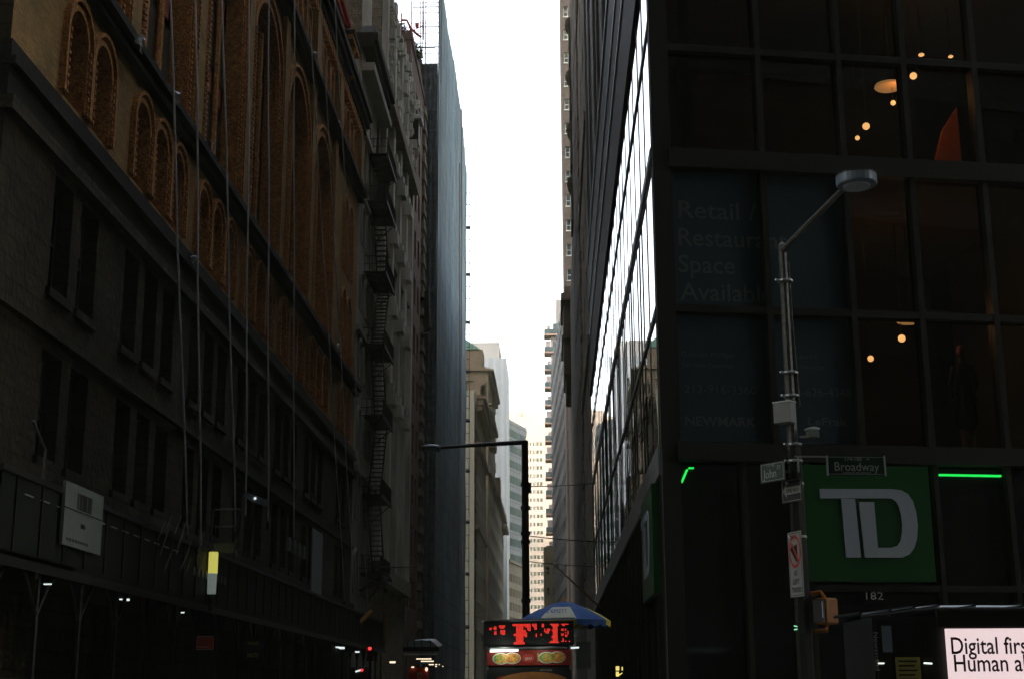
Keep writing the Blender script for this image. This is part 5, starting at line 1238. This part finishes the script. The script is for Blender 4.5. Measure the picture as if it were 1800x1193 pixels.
g = MB(); g.wbox(c.x-.11, c.x+.11, c.y-.02, c.y, c.z-.09, c.z+.09); g.build('panel', M['white'], r); g = MB(); g.tube([(c.x, c.y+.02, c.z+.09), (c.x, c.y+.02, c.z+.5)], .01, 4); g.build('hanger', M['iron'], r)
# second stall with arched glass canopy
kx = -3.69; ky = 40
st = thing('street_stall', 'small stall with arched glass canopy, warm tube lamps and a red shield panel', 'stall', (kx, ky, 0)); KF = FC(ky)
ap_ = [(-.48, 2.9), (-.40, 3.0), (-.25, 3.06), (0, 3.075), (.25, 3.075), (.33, 3.03), (.42, 2.95), (.48, 2.9)]
g = MB()
for i in range(len(ap_)-1):
    a, b = ap_[i], ap_[i+1]; g.add([KF(kx+a[0], 0, a[1]), KF(kx+b[0], 0, b[1]), KF(kx+b[0], -1.6, b[1]+.1), KF(kx+a[0], -1.6, a[1]+.1)], [(0, 1, 2, 3)])
g.prism(KF, [(kx+a, z) for a, z in ap_], -.02, 0); g.build('canopy', M['lampgrey'], st)
g = MB()
for u, z in ((-.36, 3.03), (-.18, 3.08), (.03, 3.085), (.27, 3.08)): g.box(KF, kx+u-.012, kx+u+.012, -.03, .02, 2.9, z)
g.box(KF, kx-.5, kx+.5, -.03, .03, 2.78, 2.9); g.build('canopy_rib', M['signblack'], st)
g = MB(); g.tube([KF(kx-.46, .03, 2.7), KF(kx+.46, .03, 2.7)], .028, 6); g.build('rail', M['dimwhite'], st)
for u in (-.4, .38): g = MB(); g.box(KF, kx+u-.015, kx+u+.015, 0, .03, .1, 2.68); g.build('post', M['galv'], st)
for a, b, z in ((-.15, .27, 2.585), (-.02, .36, 2.52), (.2, .36, 2.43), (.38, .43, 2.43), (.38, .42, 2.38), (.48, .5, 2.43), (.58, .6, 2.38)):
    g = MB(); g.tube([KF(kx+a, -.3, z), KF(kx+b, -.3, z)], .016, 6); g.build('tube_light', E_['warm'], st)
g = MB(); g.box(KF, kx-.34, kx+.2, -.35, -.1, 1.4, 2.34); rp = g.build('red_panel', M['redpaint'], st)
g = MB(); g.prism(KF, [(kx-.10, 2.18), (kx-.07, 2.22), (kx+0.0, 2.22), (kx+.03, 2.18), (kx+.01, 2.05), (kx-.035, 2.0), (kx-.08, 2.05)], -.1, -.09); g.build('shield_emblem', M['dimwhite'], rp)
g = MB(); g.prism(KF, [(kx-.075, 2.16), (kx+.005, 2.16), (kx-.005, 2.07), (kx-.035, 2.04), (kx-.065, 2.07)], -.09, -.085); g.build('shield_field', M['redpaint'], rp)
g = MB(); g.ball(KF(kx-.22, -.05, 2.36), .045, 8, .4); g.ball(KF(kx+.16, -.05, 2.3), .035, 8, 1.6); g.build('glow_lamp', E_['warm'], st)
for x, y, z, lab in ((690, 1172, 50, 'p'),):
    pass
c = at(690, 1163, 55); dot(c.x, c.y, c.z, .22, .07, E_['warm'], 'small warm shop light close to the arched stall', 'lamp')

# ------------------------------------------------------------------ thin olive volume added over the whole scene to lift the blacks
hz = bpy.data.materials.new('black_lift_haze'); hz.use_nodes = True; hn = hz.node_tree; hn.nodes.remove(hn.nodes['Principled BSDF'])
hv = hn.nodes.new('ShaderNodeVolumePrincipled'); hv.inputs['Color'].default_value = (.95, .97, .64, 1); hv.inputs['Density'].default_value = .00034; hv.inputs['Anisotropy'].default_value = 0.0
hn.links.new(hv.outputs[0], hn.nodes['Material Output'].inputs['Volume'])
g = MB(); g.wbox(-720, 720, -215, 1515, -1, 242); ho = g.build('black_lift_haze', hz); ho['kind'] = 'stuff'
S.cycles.volume_bounces = 1; S.cycles.volume_max_steps = 64
